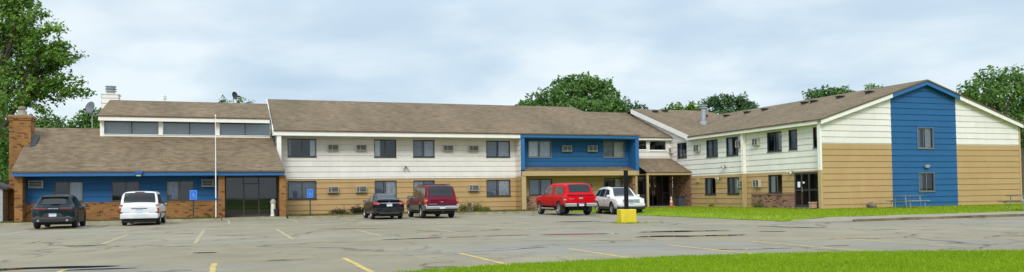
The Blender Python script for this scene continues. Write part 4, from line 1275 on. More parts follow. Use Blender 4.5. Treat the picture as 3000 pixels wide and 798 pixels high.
def seam(S, parent, x, z0, z1, name="door_seam"):
    """the dark shut line of a door, both sides"""
    for s in (1, -1):
        mb = MB(); n = 8
        for i in range(n):
            za, zb = z0 + (z1 - z0) * i / n, z0 + (z1 - z0) * (i + 1) / n
            ya, yb = S.flank(x, za) + .004, S.flank(x, zb) + .004
            mb.face([(x - .008, s * ya, za), (x + .008, s * ya, za), (x + .008, s * yb, zb), (x - .008, s * yb, zb)])
        sub(mb, name, 'sheet_black', parent)

def wheel(parent, x, y, r, w=.22, rim='rim', spokes=5):
    s = 1 if y > 0 else -1
    mb = MB(); prof = [(r * .66, -w / 2), (r * .90, -w / 2), (r * .985, -w / 2 + .035), (r, -w / 4), (r, w / 4), (r * .985, w / 2 - .035), (r * .90, w / 2), (r * .66, w / 2)]
    n = 28; base = len(mb.v)
    for rr, d in prof:
        for j in range(n):
            t = 2 * math.pi * j / n; mb.v.append((x + rr * math.cos(t), y + d, r + rr * math.sin(t)))
    for k in range(len(prof)):
        k2 = (k + 1) % len(prof)
        for j in range(n):
            j2 = (j + 1) % n
            mb.f.append((k * n + j, k * n + j2, k2 * n + j2, k2 * n + j)); mb.m.append(0); mb.uv.append(None)
    ty = sub(mb, "wheel", 'tyre', parent, smooth=True)
    g = MB(); R = r * .665; yo = y + s * (w / 2 - .025)
    g.tube([(x, y - s * w * .4, r), (x, y + s * w * .05, r)], R * .97, 24)                     # barrel, dark behind the spokes
    sub(g, "brake", 'hub', ty)
    g = MB()
    pr = [(R, -.03), (R, .01), (R * .90, .015), (R * .88, -.02)]
    b0 = len(g.v)
    for rr, d in pr:
        for j in range(24):
            t = 2 * math.pi * j / 24; g.v.append((x + rr * math.cos(t), yo + s * d, r + rr * math.sin(t)))
    for k in range(3):
        for j in range(24):
            j2 = (j + 1) % 24; g.f.append((b0 + k * 24 + j, b0 + k * 24 + j2, b0 + (k + 1) * 24 + j2, b0 + (k + 1) * 24 + j)); g.m.append(0); g.uv.append(None)
    for k in range(spokes):
        t = 2 * math.pi * k / spokes + .3; c, sn = math.cos(t), math.sin(t); wd = R * .17
        ps = []
        for rr, ww in ((R * .16, wd * 1.2), (R * .93, wd)):
            ps += [(x + rr * c - ww * sn, yo, r + rr * sn + ww * c), (x + rr * c + ww * sn, yo, r + rr * sn - ww * c)]
        g.prism([ps[0], ps[1], ps[3], ps[2]], (0, -s * .04, 0))
    g.tube([(x, yo - s * .04, r), (x, yo + s * .012, r)], R * .24, 12)
    sub(g, "rim", rim, ty)
    return ty

def rbox(name, mat, parent, a, b, bev=.015):
    mb = MB(); mb.box(a, b); return sub(mb, name, mat, parent, bevel=bev, smooth=False)

def plate(parent, x, y, z, w=.31, h=.155, sgn=-1):
    o = rbox("licence_plate", 'plate', parent, (x, y - w / 2, z - h / 2), (x + sgn * .015, y + w / 2, z + h / 2), .003)
    mb = MB(); mb.box((x + sgn * .016, y - w * .46, z + h * .22), (x + sgn * .018, y + w * .46, z + h * .44)); sub(mb, "band", 'plate_band', o)
    return o

def mirror(S, parent, x, z, mat, size=(.12, .20, .15)):
    y = S.flank(x, z)
    for s in (1, -1):
        mb = MB(); mb.box((x - size[0] / 2, s * (y + .02), z - size[2] / 2), (x + size[0] / 2, s * (y + .02 + size[1]), z + size[2] / 2))
        o = sub(mb, "side_mirror", mat, parent, bevel=.035)
        g = MB(); g.box((x - .05, s * (y - .05), z - size[2] / 2 - .01), (x + .03, s * (y + .05), z - size[2] / 2 + .05)); sub(g, "stalk", 'black', o)
        g = MB(); g.face([(x - size[0] / 2 - .002, s * (y + .045), z - size[2] / 2 + .03), (x - size[0] / 2 - .002, s * (y + size[1] - .005), z - size[2] / 2 + .03), (x - size[0] / 2 - .002, s * (y + size[1] - .005), z + size[2] / 2 - .03), (x - size[0] / 2 - .002, s * (y + .045), z + size[2] / 2 - .03)]); sub(g, "glass", 'chrome', o)

def handles(S, parent, xs, z, mat):
    for x in xs:
        for s in (1, -1):
            y = S.flank(x, z); mb = MB(); mb.box((x - .09, s * (y + .008), z - .016), (x + .09, s * (y + .035), z + .016)); sub(mb, "door_handle", mat, parent, bevel=.008)

def place_car(name, label, cat, rear_mid, heading, base_x):
    """rear_mid: ground point below the middle of the reference axle; base_x: its local x"""
    h = rad(heading); p = Vector((rear_mid[0], rear_mid[1], 0)) - Vector((math.cos(h), math.sin(h), 0)) * base_x
    o = empty(name, (p.x, p.y, 0.0), h); tag(o, label, cat, "vehicles parked nose to the kerb" if heading < 180 else "vehicles parked on the lot")
    return o

# ---- dark teal crossover (left) ----
M['teal'] = paint("dark_teal_paint", (0.006, 0.015, 0.019), .35, .0, .16)
hw = .92
S = Shape([(-2.26, .46, .88, .90, .80, .60), (-2.17, .40, 1.00, 1.04, .885, .66), (-2.0, .34, 1.06, 1.14, .92, .68), (-1.72, .28, 1.06, 1.46, .92, .62), (-1.58, .26, 1.06, 1.575, .92, .60), (-1.0, .25, 1.05, 1.62, .92, .62),
           (-.2, .24, 1.03, 1.625, .92, .63), (.35, .24, 1.01, 1.56, .92, .62), (1.12, .24, .99, 1.05, .92, .70), (1.75, .25, .93, .97, .90, .70), (2.12, .28, .80, .83, .84, .62), (2.25, .36, .70, .72, .74, .5)])
r = .36; ax = (-1.32, 1.32)
c = place_car("parked_crossover", "dark teal crossover with thin red tail lamps, parked beside the brick pillar", "car", (-22.15, 38.15), 111.5, ax[0])
wl = [(x, s * .80) for x in ax for s in (1, -1)]
car_body(S, wl, r, c, 'teal')
for x, y in wl: wheel(c, x, y, r, .23, 'hub')
side_glass(S, c, -1.55, -.75, -1.40, -.75, .16, .88); side_glass(S, c, -.68, .12, -.68, .10, .12, .92); side_glass(S, c, .18, 1.0, .16, .42, .12, .92)
top_glass(S, c, -1.98, -1.68, .86, .80)
top_glass(S, c, 1.08, .45, .9, .9, name="windshield")
rbox("spoiler", 'black', c, (-1.80, -.58, 1.50), (-1.50, .58, 1.56), .02)
rbox("wiper", 'black', c, (-2.08, -.25, 1.17), (-2.0, .12, 1.20), .01)
for s in (1, -1):
    mb = MB(); mb.box((-2.25, s * .28, .92), (-2.05, s * .80, 1.0)); o = sub(mb, "taillight", 'tail_dull', c, bevel=.02)
    mb = MB(); mb.box((-2.34, s * .52, .46), (-2.2, s * .74, .60)); sub(mb, "rear_reflector", 'hub', c, bevel=.03)
    mb = MB(); mb.tube([(-2.36, s * .60, .40), (-2.2, s * .60, .40)], .05, 12); sub(mb, "exhaust", 'chrome', c)
rbox("emblem", 'chrome', c, (-2.245, -.22, .945), (-2.22, .22, .975), .005)
rbox("rear_bumper", 'black', c, (-2.345, -.86, .30), (-2.10, .86, .56), .06)
mb = MB(); mb.prism([(-2.335, -.48, .56), (-2.335, .48, .56), (-2.335, .34, .74), (-2.335, -.34, .74)], (.02, 0, 0)); sub(mb, "number_recess", 'hub', c)
plate(c, -2.337, 0, .66)
rbox("underbody", 'sheet_black', c, (-2.1, -.68, .19), (2.0, .68, .32), .02); strip(S, c, "sill_cladding", 'black', -.86, .86, .27, .42); strip(S, c, "quarter_cladding", 'black', -2.16, -1.76, .40, .52)  # underbody on every car hangs low and black to deepen the shade beneath
seam(S, c, .16, .42, 1.0); seam(S, c, -.72, .42, 1.02)
mirror(S, c, .88, 1.06, 'black'); handles(S, c, (-.45, .45), .86, 'teal')
for s in (1, -1): rbox("headlight", 'lamp_clear', c, (2.0, s * .45, .70), (2.2, s * .78, .80), .03)
rbox("grille", 'black', c, (2.2, -.5, .42), (2.30, .5, .62), .03)

# ---- white minivan ----
M['white_paint'] = paint("white_paint", (0.72, 0.73, 0.74), .3)
S = Shape([(-2.54, .46, .96, .98, .86, .70), (-2.50, .36, 1.04, 1.08, .91, .74), (-2.44, .32, 1.06, 1.20, .925, .84), (-2.30, .30, 1.07, 1.62, .925, .80), (-2.22, .30, 1.07, 1.69, .925, .77), (-1.6, .28, 1.06, 1.745, .93, .76),
           (0, .27, 1.04, 1.75, .93, .74), (.7, .27, 1.02, 1.66, .93, .72), (1.6, .28, 1.0, 1.07, .92, .74), (2.1, .29, .90, .93, .89, .70), (2.45, .32, .78, .80, .80, .6), (2.54, .40, .68, .70, .68, .5)])
r = .335; ax = (-1.50, 1.52)
c = place_car("parked_minivan", "white minivan with a large dark rear window, parked before the lobby's brick base", "van", (-19.38, 41.05), 109.5, ax[0])
wl = [(x, s * .80) for x in ax for s in (1, -1)]
car_body(S, wl, r, c, 'white_paint')
for x, y in wl: wheel(c, x, y, r, .21)
side_glass(S, c, -2.28, -1.30, -2.16, -1.30, .10, .90); side_glass(S, c, -1.24, .08, -1.24, .08, .08, .92); side_glass(S, c, .15, 1.15, .15, .70, .08, .92)
top_glass(S, c, -2.455, -2.27, .97, .95); top_glass(S, c, 1.55, .80, .9, .9, name="windshield")
for s in (1, -1):
    mb = MB(); mb.box((-2.56, s * .76, .72), (-2.36, s * .925, 1.08)); o = sub(mb, "taillight", 'tail', c, bevel=.03)
    mb = MB(); mb.box((-2.565, s * .78, .90), (-2.40, s * .928, 1.0)); sub(mb, "reverse_lamp", 'lamp_clear', o)
    rbox("bumper_trim", 'black', c, (-2.60, s * .76, .64), (-2.3, s * .95, .70), .012)
    rbox("headlight", 'lamp_clear', c, (2.3, s * .42, .66), (2.5, s * .76, .80), .03)
rbox("rear_bumper", 'white_paint', c, (-2.66, -.88, .36), (-2.46, .88, .63), .05)
rbox("tailgate_handle", 'black', c, (-2.60, -.37, .85), (-2.50, .37, .90), .015)
plate(c, -2.605, 0, .755)
rbox("badge", 'chrome', c, (-2.605, .45, .675), (-2.59, .75, .69), .003); rbox("badge", 'chrome', c, (-2.605, -.75, .675), (-2.59, -.45, .69), .003)
rbox("brake_lamp", 'tail_dull', c, (-2.27, -.22, 1.70), (-2.16, .22, 1.735), .01)
strip(S, c, "side_moulding", 'black', -1.0, 1.0, .60, .66); seam(S, c, .11, .35, 1.0); seam(S, c, -1.27, .7, 1.05); seam(S, c, 1.12, .62, 1.0)
mirror(S, c, 1.05, 1.08, 'black'); handles(S, c, (-.05, .30), .86, 'white_paint')
rbox("underbody", 'sheet_black', c, (-2.5, -.74, .15), (2.2, .74, .36), .02)
for s in (1, -1): rbox("roof_rail", 'black', c, (-1.9, s * .62, 1.765), (.3, s * .66, 1.80), .01)

# ---- black sedan ----
M['black_paint'] = paint("black_paint", (0.004, 0.005, 0.009), .3, .0, .16)
S = Shape([(-2.38, .46, .86, .88, .74, .58), (-2.30, .38, .98, 1.01, .84, .66), (-2.18, .30, 1.03, 1.065, .885, .70), (-1.82, .26, 1.03, 1.075, .905, .70), (-1.62, .25, 1.02, 1.10, .91, .68), (-.72, .24, 1.00, 1.42, .91, .58),
           (-.1, .23, .98, 1.475, .91, .58), (.45, .23, .96, 1.40, .91, .58), (1.25, .23, .94, .99, .91, .70), (1.9, .24, .86, .89, .88, .66), (2.28, .27, .72, .74, .80, .56), (2.40, .36, .62, .64, .68, .5)])
r = .335; ax = (-1.36, 1.38)
c = place_car("parked_sedan", "black saloon car with bright red tail lamps beside the maroon wagon", "car", (-7.28, 45.35), 108.5, ax[0])
wl = [(x, s * .79) for x in ax for s in (1, -1)]
car_body(S, wl, r, c, 'black_paint')
for x, y in wl: wheel(c, x, y, r, .21)
side_glass(S, c, -1.35, -.55, -.80, -.50, .12, .92); side_glass(S, c, -.48, .25, -.44, .25, .10, .94); side_glass(S, c, .31, 1.12, .31, .52, .10, .94)
top_glass(S, c, -1.58, -.78, .90, .88); top_glass(S, c, 1.22, .48, .9, .9, name="windshield")
for s in (1, -1):
    mb = MB(); mb.box((-2.40, s * .48, .82), (-2.16, s * .88, .965)); o = sub(mb, "taillight", 'tail', c, bevel=.04)
    mb = MB(); mb.box((-2.415, s * .58, .86), (-2.39, s * .68, .90)); sub(mb, "reverse_lamp", 'lamp_clear', o, bevel=.01)
    rbox("headlight", 'lamp_clear', c, (2.05, s * .45, .66), (2.28, s * .76, .76), .03)
    mb = MB(); mb.box((-2.47, s * .62, .40), (-2.40, s * .78, .44)); sub(mb, "rear_reflector", 'tail_dull', c)
rbox("chrome_strip", 'chrome', c, (-2.42, -.47, .905), (-2.36, .47, .94), .01)
rbox("spoiler", 'black_paint', c, (-2.36, -.62, 1.06), (-2.16, .62, 1.095), .015)
rbox("rear_bumper", 'black_paint', c, (-2.48, -.84, .38), (-2.28, .84, .68), .07)
rbox("bumper_insert", 'black', c, (-2.485, -.6, .30), (-2.3, .6, .40), .03)
plate(c, -2.435, 0, .82)
rbox("emblem", 'chrome', c, (-2.425, -.05, .955), (-2.405, .05, .985), .004)
mb = MB(); mb.prism([(-.62, -.012, 1.46), (-.45, -.012, 1.485), (-.52, -.012, 1.54)], (0, .024, 0)); sub(mb, "antenna", 'black_paint', c)
seam(S, c, .28, .34, .95); seam(S, c, -.52, .34, .98)
mirror(S, c, .95, 1.02, 'black_paint'); handles(S, c, (-.30, .50), .84, 'black_paint')
rbox("underbody", 'sheet_black', c, (-2.3, -.68, .17), (2.1, .68, .30), .02)

# ---- maroon wagon with tan cladding ----
M['maroon'] = paint("maroon_paint", (0.115, 0.004, 0.018), .4, .0, .16)
M['pewter'] = paint("pewter_cladding", (0.27, 0.235, 0.19), .4, .2, .4)
S = Shape([(-2.78, .60, 1.06, 1.08, .92, .74), (-2.74, .50, 1.12, 1.15, .975, .78), (-2.66, .46, 1.13, 1.26, .99, .80), (-2.45, .44, 1.14, 1.80, .99, .78), (-2.36, .44, 1.14, 1.87, .99, .77), (-1.6, .42, 1.13, 1.92, .995, .78),
           (0, .42, 1.12, 1.93, 1.0, .78), (.75, .42, 1.12, 1.86, 1.0, .76), (1.35, .42, 1.12, 1.20, .99, .82), (2.2, .44, 1.06, 1.10, .97, .80), (2.62, .48, .98, 1.0, .93, .72), (2.74, .54, .86, .88, .86, .6)])
r = .39; ax = (-1.64, 1.66)
c = place_car("parked_wagon", "maroon full size wagon with tan lower cladding and chrome rear bumper", "car", (-4.42, 46.0), 109.5, ax[0])
wl = [(x, s * .85) for x in ax for s in (1, -1)]
car_body(S, wl, r, c, 'maroon')
for x, y in wl: wheel(c, x, y, r, .25)
side_glass(S, c, -2.48, -1.12, -2.34, -1.12, .08, .90); side_glass(S, c, -1.06, -.12, -1.06, -.12, .08, .92); side_glass(S, c, -.05, 1.0, -.05, .72, .08, .92)
top_glass(S, c, -2.66, -2.42, .90, .90); top_glass(S, c, 1.32, .82, .9, .9, name="windshield")
for s in (1, -1):
    mb = MB(); mb.box((-2.82, s * .83, .78), (-2.60, s * .985, 1.14)); o = sub(mb, "taillight", 'tail', c, bevel=.02)
    mb = MB(); mb.box((-2.825, s * .845, .98), (-2.58, s * .99, 1.08)); sub(mb, "turn_lamp", 'amber', o)
    mb = MB(); mb.box((-2.825, s * .845, .735), (-2.6, s * .99, .80)); sub(mb, "reverse_lamp", 'lamp_clear', o)
    rbox("headlight", 'lamp_clear', c, (2.55, s * .55, .84), (2.74, s * .88, 1.0), .03)
    rbox("roof_rail", 'black', c, (-2.2, s * .64, 1.945), (.4, s * .69, 1.99), .012)
rbox("rear_bumper", 'chrome', c, (-2.95, -.97, .54), (-2.68, .97, .72), .04); rbox("bumper_step", 'black', c, (-2.94, -.9, .722), (-2.7, .9, .75), .01)
rbox("lower_valance", 'black', c, (-2.86, -.93, .42), (-2.66, .93, .537), .02)
plate(c, -2.953, 0, .635)
rbox("tow_hitch", 'black', c, (-2.96, -.06, .36), (-2.6, .06, .44), .01)
rbox("emblem", 'amber', c, (-2.845, -.08, .93), (-2.83, .08, .965), .004); rbox("badge", 'chrome', c, (-2.845, .30, .81), (-2.83, .78, .835), .003)
rbox("tailgate_handle", 'black', c, (-2.85, -.18, .82), (-2.82, .18, .86), .006)
rbox("roof_rack_bar", 'black', c, (-1.9, -.66, 1.96), (-1.84, .66, 1.985), .008); rbox("roof_rack_bar", 'black', c, (-.3, -.66, 1.965), (-.24, .66, 1.99), .008)
for x0, x1 in ((-2.72, -2.12), (-1.17, 1.17), (2.14, 2.6)): strip(S, c, "side_cladding", 'pewter', x0, x1, .47, .78, .014)
for wx in ax:
    for s in (1, -1):
        mb = MB(); n = 16
        for i in range(n):
            t0, t1 = math.pi * i / n, math.pi * (i + 1) / n
            q = []
            for rr, t in ((r + .06, t0), (r + .06, t1), (r + .14, t1), (r + .14, t0)):
                x, z = wx + rr * math.cos(t), r + .02 + rr * math.sin(t); q.append((x, s * (S.flank(x, max(.5, z)) + .022), z))
            mb.face(q)
        sub(mb, "arch_flare", 'pewter', c)
rbox("running_board", 'black', c, (-1.15, -1.06, .36), (1.15, -.9, .41), .01); rbox("running_board", 'black', c, (-1.15, .9, .36), (1.15, 1.06, .41), .01)
seam(S, c, -.085, .5, 1.1); seam(S, c, -1.09, .5, 1.1); seam(S, c, 1.02, .8, 1.1)
mirror(S, c, .95, 1.22, 'black', (.13, .26, .20)); handles(S, c, (-.85, .18), .96, 'black')
rbox("underbody", 'sheet_black', c, (-2.6, -.6, .24), (2.5, .6, .5), .02)

# ---- red pickup with a matching canopy ----
M['red_paint'] = paint("red_paint", (0.56, 0.002, 0.009), .42, 0, .10, .08)
S = Shape([(-2.92, .62, 1.17, 1.19, .94, .70), (-2.89, .56, 1.22, 1.25, .985, .76), (-2.82, .54, 1.235, 1.33, 1.0, .80), (-2.60, .53, 1.24, 1.80, 1.0, .79), (-2.52, .53, 1.24, 1.875, 1.0, .78), (-1.6, .52, 1.24, 1.93, 1.0, .78), (-.72, .50, 1.24, 1.93, 1.0, .78),
           (-.2, .50, 1.23, 1.94, 1.0, .76), (.55, .50, 1.22, 1.90, 1.0, .74), (1.35, .50, 1.21, 1.28, 1.0, .84), (2.2, .52, 1.16, 1.20, .98, .82), (2.72, .56, 1.05, 1.08, .94, .74), (2.88, .62, .94, .96, .88, .62)])
r = .42; ax = (-1.78, 1.88)
c = place_car("parked_pickup", "red pickup truck with a red bed canopy, beside the white crossover", "truck", (3.72, 47.65), 106.5, ax[0])
wl = [(x, s * .86) for x in ax for s in (1, -1)]
car_body(S, wl, r, c, 'red_paint')
for x, y in wl: wheel(c, x, y, r, .27, 'rim', 6)
side_glass(S, c, -2.50, -.98, -2.40, -.98, .10, .86); side_glass(S, c, -.52, .18, -.42, .18, .08, .90); side_glass(S, c, .25, 1.08, .25, .66, .08, .90)
top_glass(S, c, -2.80, -2.57, .93, .93); top_glass(S, c, 1.30, .66, .9, .9, name="windshield")
rbox("cab_gap", 'sheet_black', c, (-.735, -.985, .62), (-.685, .985, 1.10), .004); seam(S, c, -.70, .56, 1.86, "cab_gap"); seam(S, c, -.716, .56, 1.86, "cab_gap"); seam(S, c, -.684, .56, 1.86, "cab_gap"); seam(S, c, .215, .56, 1.2); seam(S, c, -.58, .56, 1.2)
for s in (1, -1):
    mb = MB(); mb.box((-2.945, s * .85, .78), (-2.72, s * 1.012, 1.14)); o = sub(mb, "taillight", 'tail', c, bevel=.02)
    mb = MB(); mb.box((-2.95, s * .87, .93), (-2.70, s * 1.016, .99)); sub(mb, "reverse_lamp", 'lamp_clear', o)
    rbox("rear_bumper", 'chrome', c, (-3.10, s * .30, .54), (-2.86, s * .99, .74), .04)
    rbox("headlight", 'lamp_clear', c, (2.62, s * .55, .90), (2.84, s * .90, 1.05), .03)
    mb = MB(); mb.tube([(-1.1, s * 1.02, .42), (1.3, s * 1.02, .42)], .04, 10); sub(mb, "step_bar", 'chrome', c)
    rbox("mud_flap", 'black', c, (-2.26, s * .72, .22), (-2.24, s * .99, .56), .005)
rbox("bumper_recess", 'black', c, (-3.06, -.30, .55), (-2.86, .30, .73), .02)
plate(c, -3.065, 0, .645)
o = rbox("emblem", 'chrome', c, (-2.995, -.13, .98), (-2.97, .13, 1.07), .02); rbox("badge", 'chrome', c, (-2.985, .42, .99), (-2.975, .74, 1.01), .003)
rbox("tailgate_handle", 'black', c, (-2.99, -.10, 1.14), (-2.93, .10, 1.22), .015)
mb = MB(); mb.box((-2.98, -.84, 1.225), (-2.90, .84, 1.245)); sub(mb, "canopy_seal", 'black', c)
rbox("underbody", 'sheet_black', c, (-2.6, -.5, .30), (2.5, .5, .56), .02)
mb = MB(); mb.tube([(-1.78, -.75, .42), (-1.78, -.12, .40), (-1.78, .12, .40), (-1.78, .75, .42)], [.05, .08, .15, .05], 10); sub(mb, "rear_axle", 'sheet_black', c)
mirror(S, c, 1.0, 1.33, 'black', (.14, .26, .22)); handles(S, c, (-.30, .50), 1.06, 'red_paint')
rbox("grille", 'chrome', c, (2.82, -.5, .72), (2.92, .5, 1.0), .03)

# ---- white crossover facing out ----
M['pearl'] = paint("pearl_white_paint", (0.66, 0.66, 0.63), .25)
S = Shape([(-2.36, .50, .96, .98, .84, .62), (-2.28, .42, 1.04, 1.10, .92, .70), (-2.15, .36, 1.07, 1.28, .955, .70), (-1.85, .32, 1.08, 1.60, .96, .66), (-1.2, .30, 1.06, 1.69, .96, .66),
           (-.3, .29, 1.04, 1.705, .96, .67), (.4, .29, 1.02, 1.62, .96, .66), (1.22, .29, 1.02, 1.09, .96, .78), (1.85, .30, .98, 1.02, .94, .76), (2.18, .33, .90, .93, .90, .70), (2.32, .38, .80, .82, .84, .6), (2.36, .44, .72, .74, .78, .5)])
r = .375; ax = (-1.41, 1.42)
c = place_car("parked_crossover", "pearl white crossover facing the camera with a chrome grille, behind the yellow block", "car", (6.93, 47.95), 281.5, ax[1])
wl = [(x, s * .82) for x in ax for s in (1, -1)]
car_body(S, wl, r, c, 'pearl')
for x, y in wl: wheel(c, x, y, r, .24)
side_glass(S, c, -1.95, -1.12, -1.66, -1.08, .12, .88); side_glass(S, c, -1.05, -.10, -1.02, -.10, .08, .92); side_glass(S, c, -.03, 1.05, -.03, .48, .08, .92)
top_glass(S, c, -2.22, -1.88, .88, .86); top_glass(S, c, 1.18, .46, .93, .90, name="windshield")
rbox("black_roof", 'black', c, (-1.55, -.52, 1.712), (.30, .52, 1.722), .004)
for s in (1, -1):
    mb = MB(); mb.prism([(2.24, s * .50, .82), (2.10, s * .90, .84), (2.02, s * .91, .97), (2.20, s * .50, .95)], (.06, 0, 0)); sub(mb, "headlight", 'lamp_clear', c, bevel=.01)
    rbox("taillight", 'tail', c, (-2.36, s * .62, .86), (-2.15, s * .92, 1.05), .03)
    rbox("fog_lamp", 'lamp_clear', c, (2.36, s * .58, .46), (2.42, s * .74, .54), .015)
mb = MB()
for z in (.72, .80, .88): mb.box((2.34, -.50, z - .025), (2.42, .50, z + .025))
mb.box((2.32, -.53, .68), (2.36, .53, .93)); sub(mb, "grille", 'chrome', c, bevel=.008)
rbox("emblem", 'plate_band', c, (2.425, -.09, .765), (2.435, .09, .83), .003)
rbox("front_bumper", 'black', c, (2.2, -.86, .32), (2.44, .86, .50), .05)
rbox("bumper_upper", 'pearl', c, (2.2, -.86, .505), (2.43, .86, .66), .05)
plate(c, 2.432, 0, .585, sgn=1)
strip(S, c, "sill_cladding", 'black', -.96, .96, .31, .48); strip(S, c, "quarter_cladding", 'black', -2.24, -1.86, .40, .54)
seam(S, c, -.065, .48, 1.03); seam(S, c, -1.08, .48, 1.04); seam(S, c, 1.0, .8, 1.02)
mirror(S, c, .92, 1.12, 'pearl'); handles(S, c, (-.85, .18), .90, 'pearl')
mb = MB(); mb.box((1.12, -.7, 1.085), (1.16, .7, 1.10)); sub(mb, "wiper", 'black', c)
rbox("underbody", 'sheet_black', c, (-2.1, -.68, .18), (2.1, .68, .36), .02)

# ================================================================== trees and plants
def leaf_mesh(name, pts, size, mat, parent, drop=0.5):
    """pts: (pos, tint, outward normal); each leaf clump is one small bent quad"""
    V_, F_, T_ = [], [], []
    for p, t, nrm in pts:
        s = size * random.uniform(.55, 1.25)
        n = (nrm + Vector((random.gauss(0, .7), random.gauss(0, .7), random.gauss(.15, .6)))).normalized()
        a = n.orthogonal().normalized(); a = Matrix.Rotation(random.uniform(0, 6.28), 3, n) @ a
        b = n.cross(a); i = len(V_)
        V_ += [tuple(p - a * s), tuple(p - b * s * .55 + n * s * .12), tuple(p + a * s - Vector((0, 0, s * drop * .4))), tuple(p + b * s * .55 + n * s * .12)]
        F_.append((i, i + 1, i + 2, i + 3)); T_ += [min(1, max(0, t + random.gauss(0, .12)))] * 4
    me = bpy.data.meshes.new(name); me.from_pydata(V_, [], F_)
    at = me.attributes.new("tint", 'FLOAT', 'POINT'); at.data.foreach_set("value", T_)
    me.materials.append(M[mat]); me.update()
    o = bpy.data.objects.new(name, me); COL.objects.link(o); o.parent = parent
    return o

def blob_points(c, rv, n, shoots=0, base=.45, shoot_len=1.0, fill=.35):
    out = []; c = Vector(c); k = random.uniform(0, 50); tone = random.gauss(base, .13)
    tries = 0
    while len(out) < n and tries < 6 * n:
        tries += 1
        d = Vector((random.gauss(0, 1), random.gauss(0, 1), random.gauss(0, 1))).normalized()
        lump = 1 + .30 * mnoise.noise(d * 2.2 + Vector((k, 0, 0))) + .16 * mnoise.noise(d * 5 + Vector((0, k, 0)))
        f = 1 - fill * random.random() ** 1.6
        p = c + Vector((d.x * rv[0], d.y * rv[1], d.z * rv[2])) * lump * f
        if mnoise.noise(p * .9 + Vector((0, 0, k))) < -.22: continue          # gaps
        t = tone + .30 * mnoise.noise(p * .55)
        out.append((p, t, d))
    for _ in range(shoots):
        d = Vector((random.gauss(0, 1), random.gauss(0, 1), abs(random.gauss(0, .9)))).normalized()
        p0 = c + Vector((d.x * rv[0], d.y * rv[1], d.z * rv[2])) * .92
        dr = (d + Vector((0, 0, .5))).normalized(); L = shoot_len * random.uniform(.4, 1.2)
        for q in range(int(14 * L) + 4):
            u = random.random(); w = .24 * (1 - u * .7)
            out.append((p0 + dr * L * u + Vector((random.gauss(0, w), random.gauss(0, w), random.gauss(0, w))), tone + random.gauss(.05, .12), dr))
    return out

def tree(name, label, loc, trunk_h, trunk_r, blobs, size, mat, group=None, dens=55, shoots=10, shoot_len=1.0, cat="tree", fill=.38, extra=None):
    """blobs: (x, y, z, rx, ry, rz) relative to the trunk foot"""
    root = empty(name, loc); tag(root, label, cat, group)
    tm = MB(); top = Vector((0, 0, trunk_h))
    tm.tube([(0, 0, -.2), (.05, 0, trunk_h * .5), top], [trunk_r * 1.25, trunk_r, trunk_r * .8], 10)
    pts = []
    for bl in blobs:
        c = Vector(bl[:3]); mid = top.lerp(c, .5) + Vector((0, 0, -.15 * (c - top).length))
        tm.tube([top * .92, mid, c, c + (c - top).normalized() * min(bl[3:6]) * .5], [trunk_r * .6, trunk_r * .35, trunk_r * .14, .02], 6)
        for q in range(3):
            d = Vector((random.gauss(0, 1), random.gauss(0, 1), random.gauss(.3, .7))).normalized()
            tm.tube([c.lerp(top, .3), c + Vector((d.x * bl[3], d.y * bl[4], d.z * bl[5])) * .85], [trunk_r * .16, .015], 5)
        area = (bl[3] * bl[4] + bl[4] * bl[5] + bl[3] * bl[5])
        pts += blob_points(c, bl[3:6], int(dens * area), int(shoots), shoot_len=shoot_len, fill=fill)
    if extra: pts += extra(tm)
    tm.build("trunk", 'bark', root)
    leaf_mesh("crown", pts, size, mat, root)
    return root

M['leaf_maple'] = leaf_mat("maple_leaves", (0.042, 0.120, 0.014), (0.235, 0.385, 0.045))
M['leaf_far'] = leaf_mat("green_leaves", (0.046, 0.120, 0.028), (0.185, 0.315, 0.062))
M['leaf_blue'] = leaf_mat("bluish_leaves", (0.048, 0.115, 0.056), (0.155, 0.265, 0.092))
M['leaf_bright'] = leaf_mat("bright_leaves", (0.055, 0.140, 0.018), (0.20, 0.34, 0.045))

def ray_at(x, y, depth):
    d = cam.matrix_world.to_3x3() @ Vector(((x - 1500) / F_PX, -(y - CY) / F_PX, -1))
    return Vector((d.x * depth / d.y, depth, H + d.z * depth / d.y))

def blobs_from(spec, depth, foot, sy=.8):
    """spec: (px, py, rx_px, rz_px[, extra depth]) measured on the photo, laid out at the tree's own distance"""
    out = []
    for s in spec:
        far = depth > 75 and s[0] > 1000
        dd = depth + (s[4] if len(s) > 4 else 0); p = ray_at(s[0], s[1] + (13 if far else 0), dd); k = dd / F_PX * (.92 if far else 1)
        out.append((p.x - foot.x, p.y - foot.y, p.z, s[2] * k, s[2] * k * sy, s[3] * k))
    return out

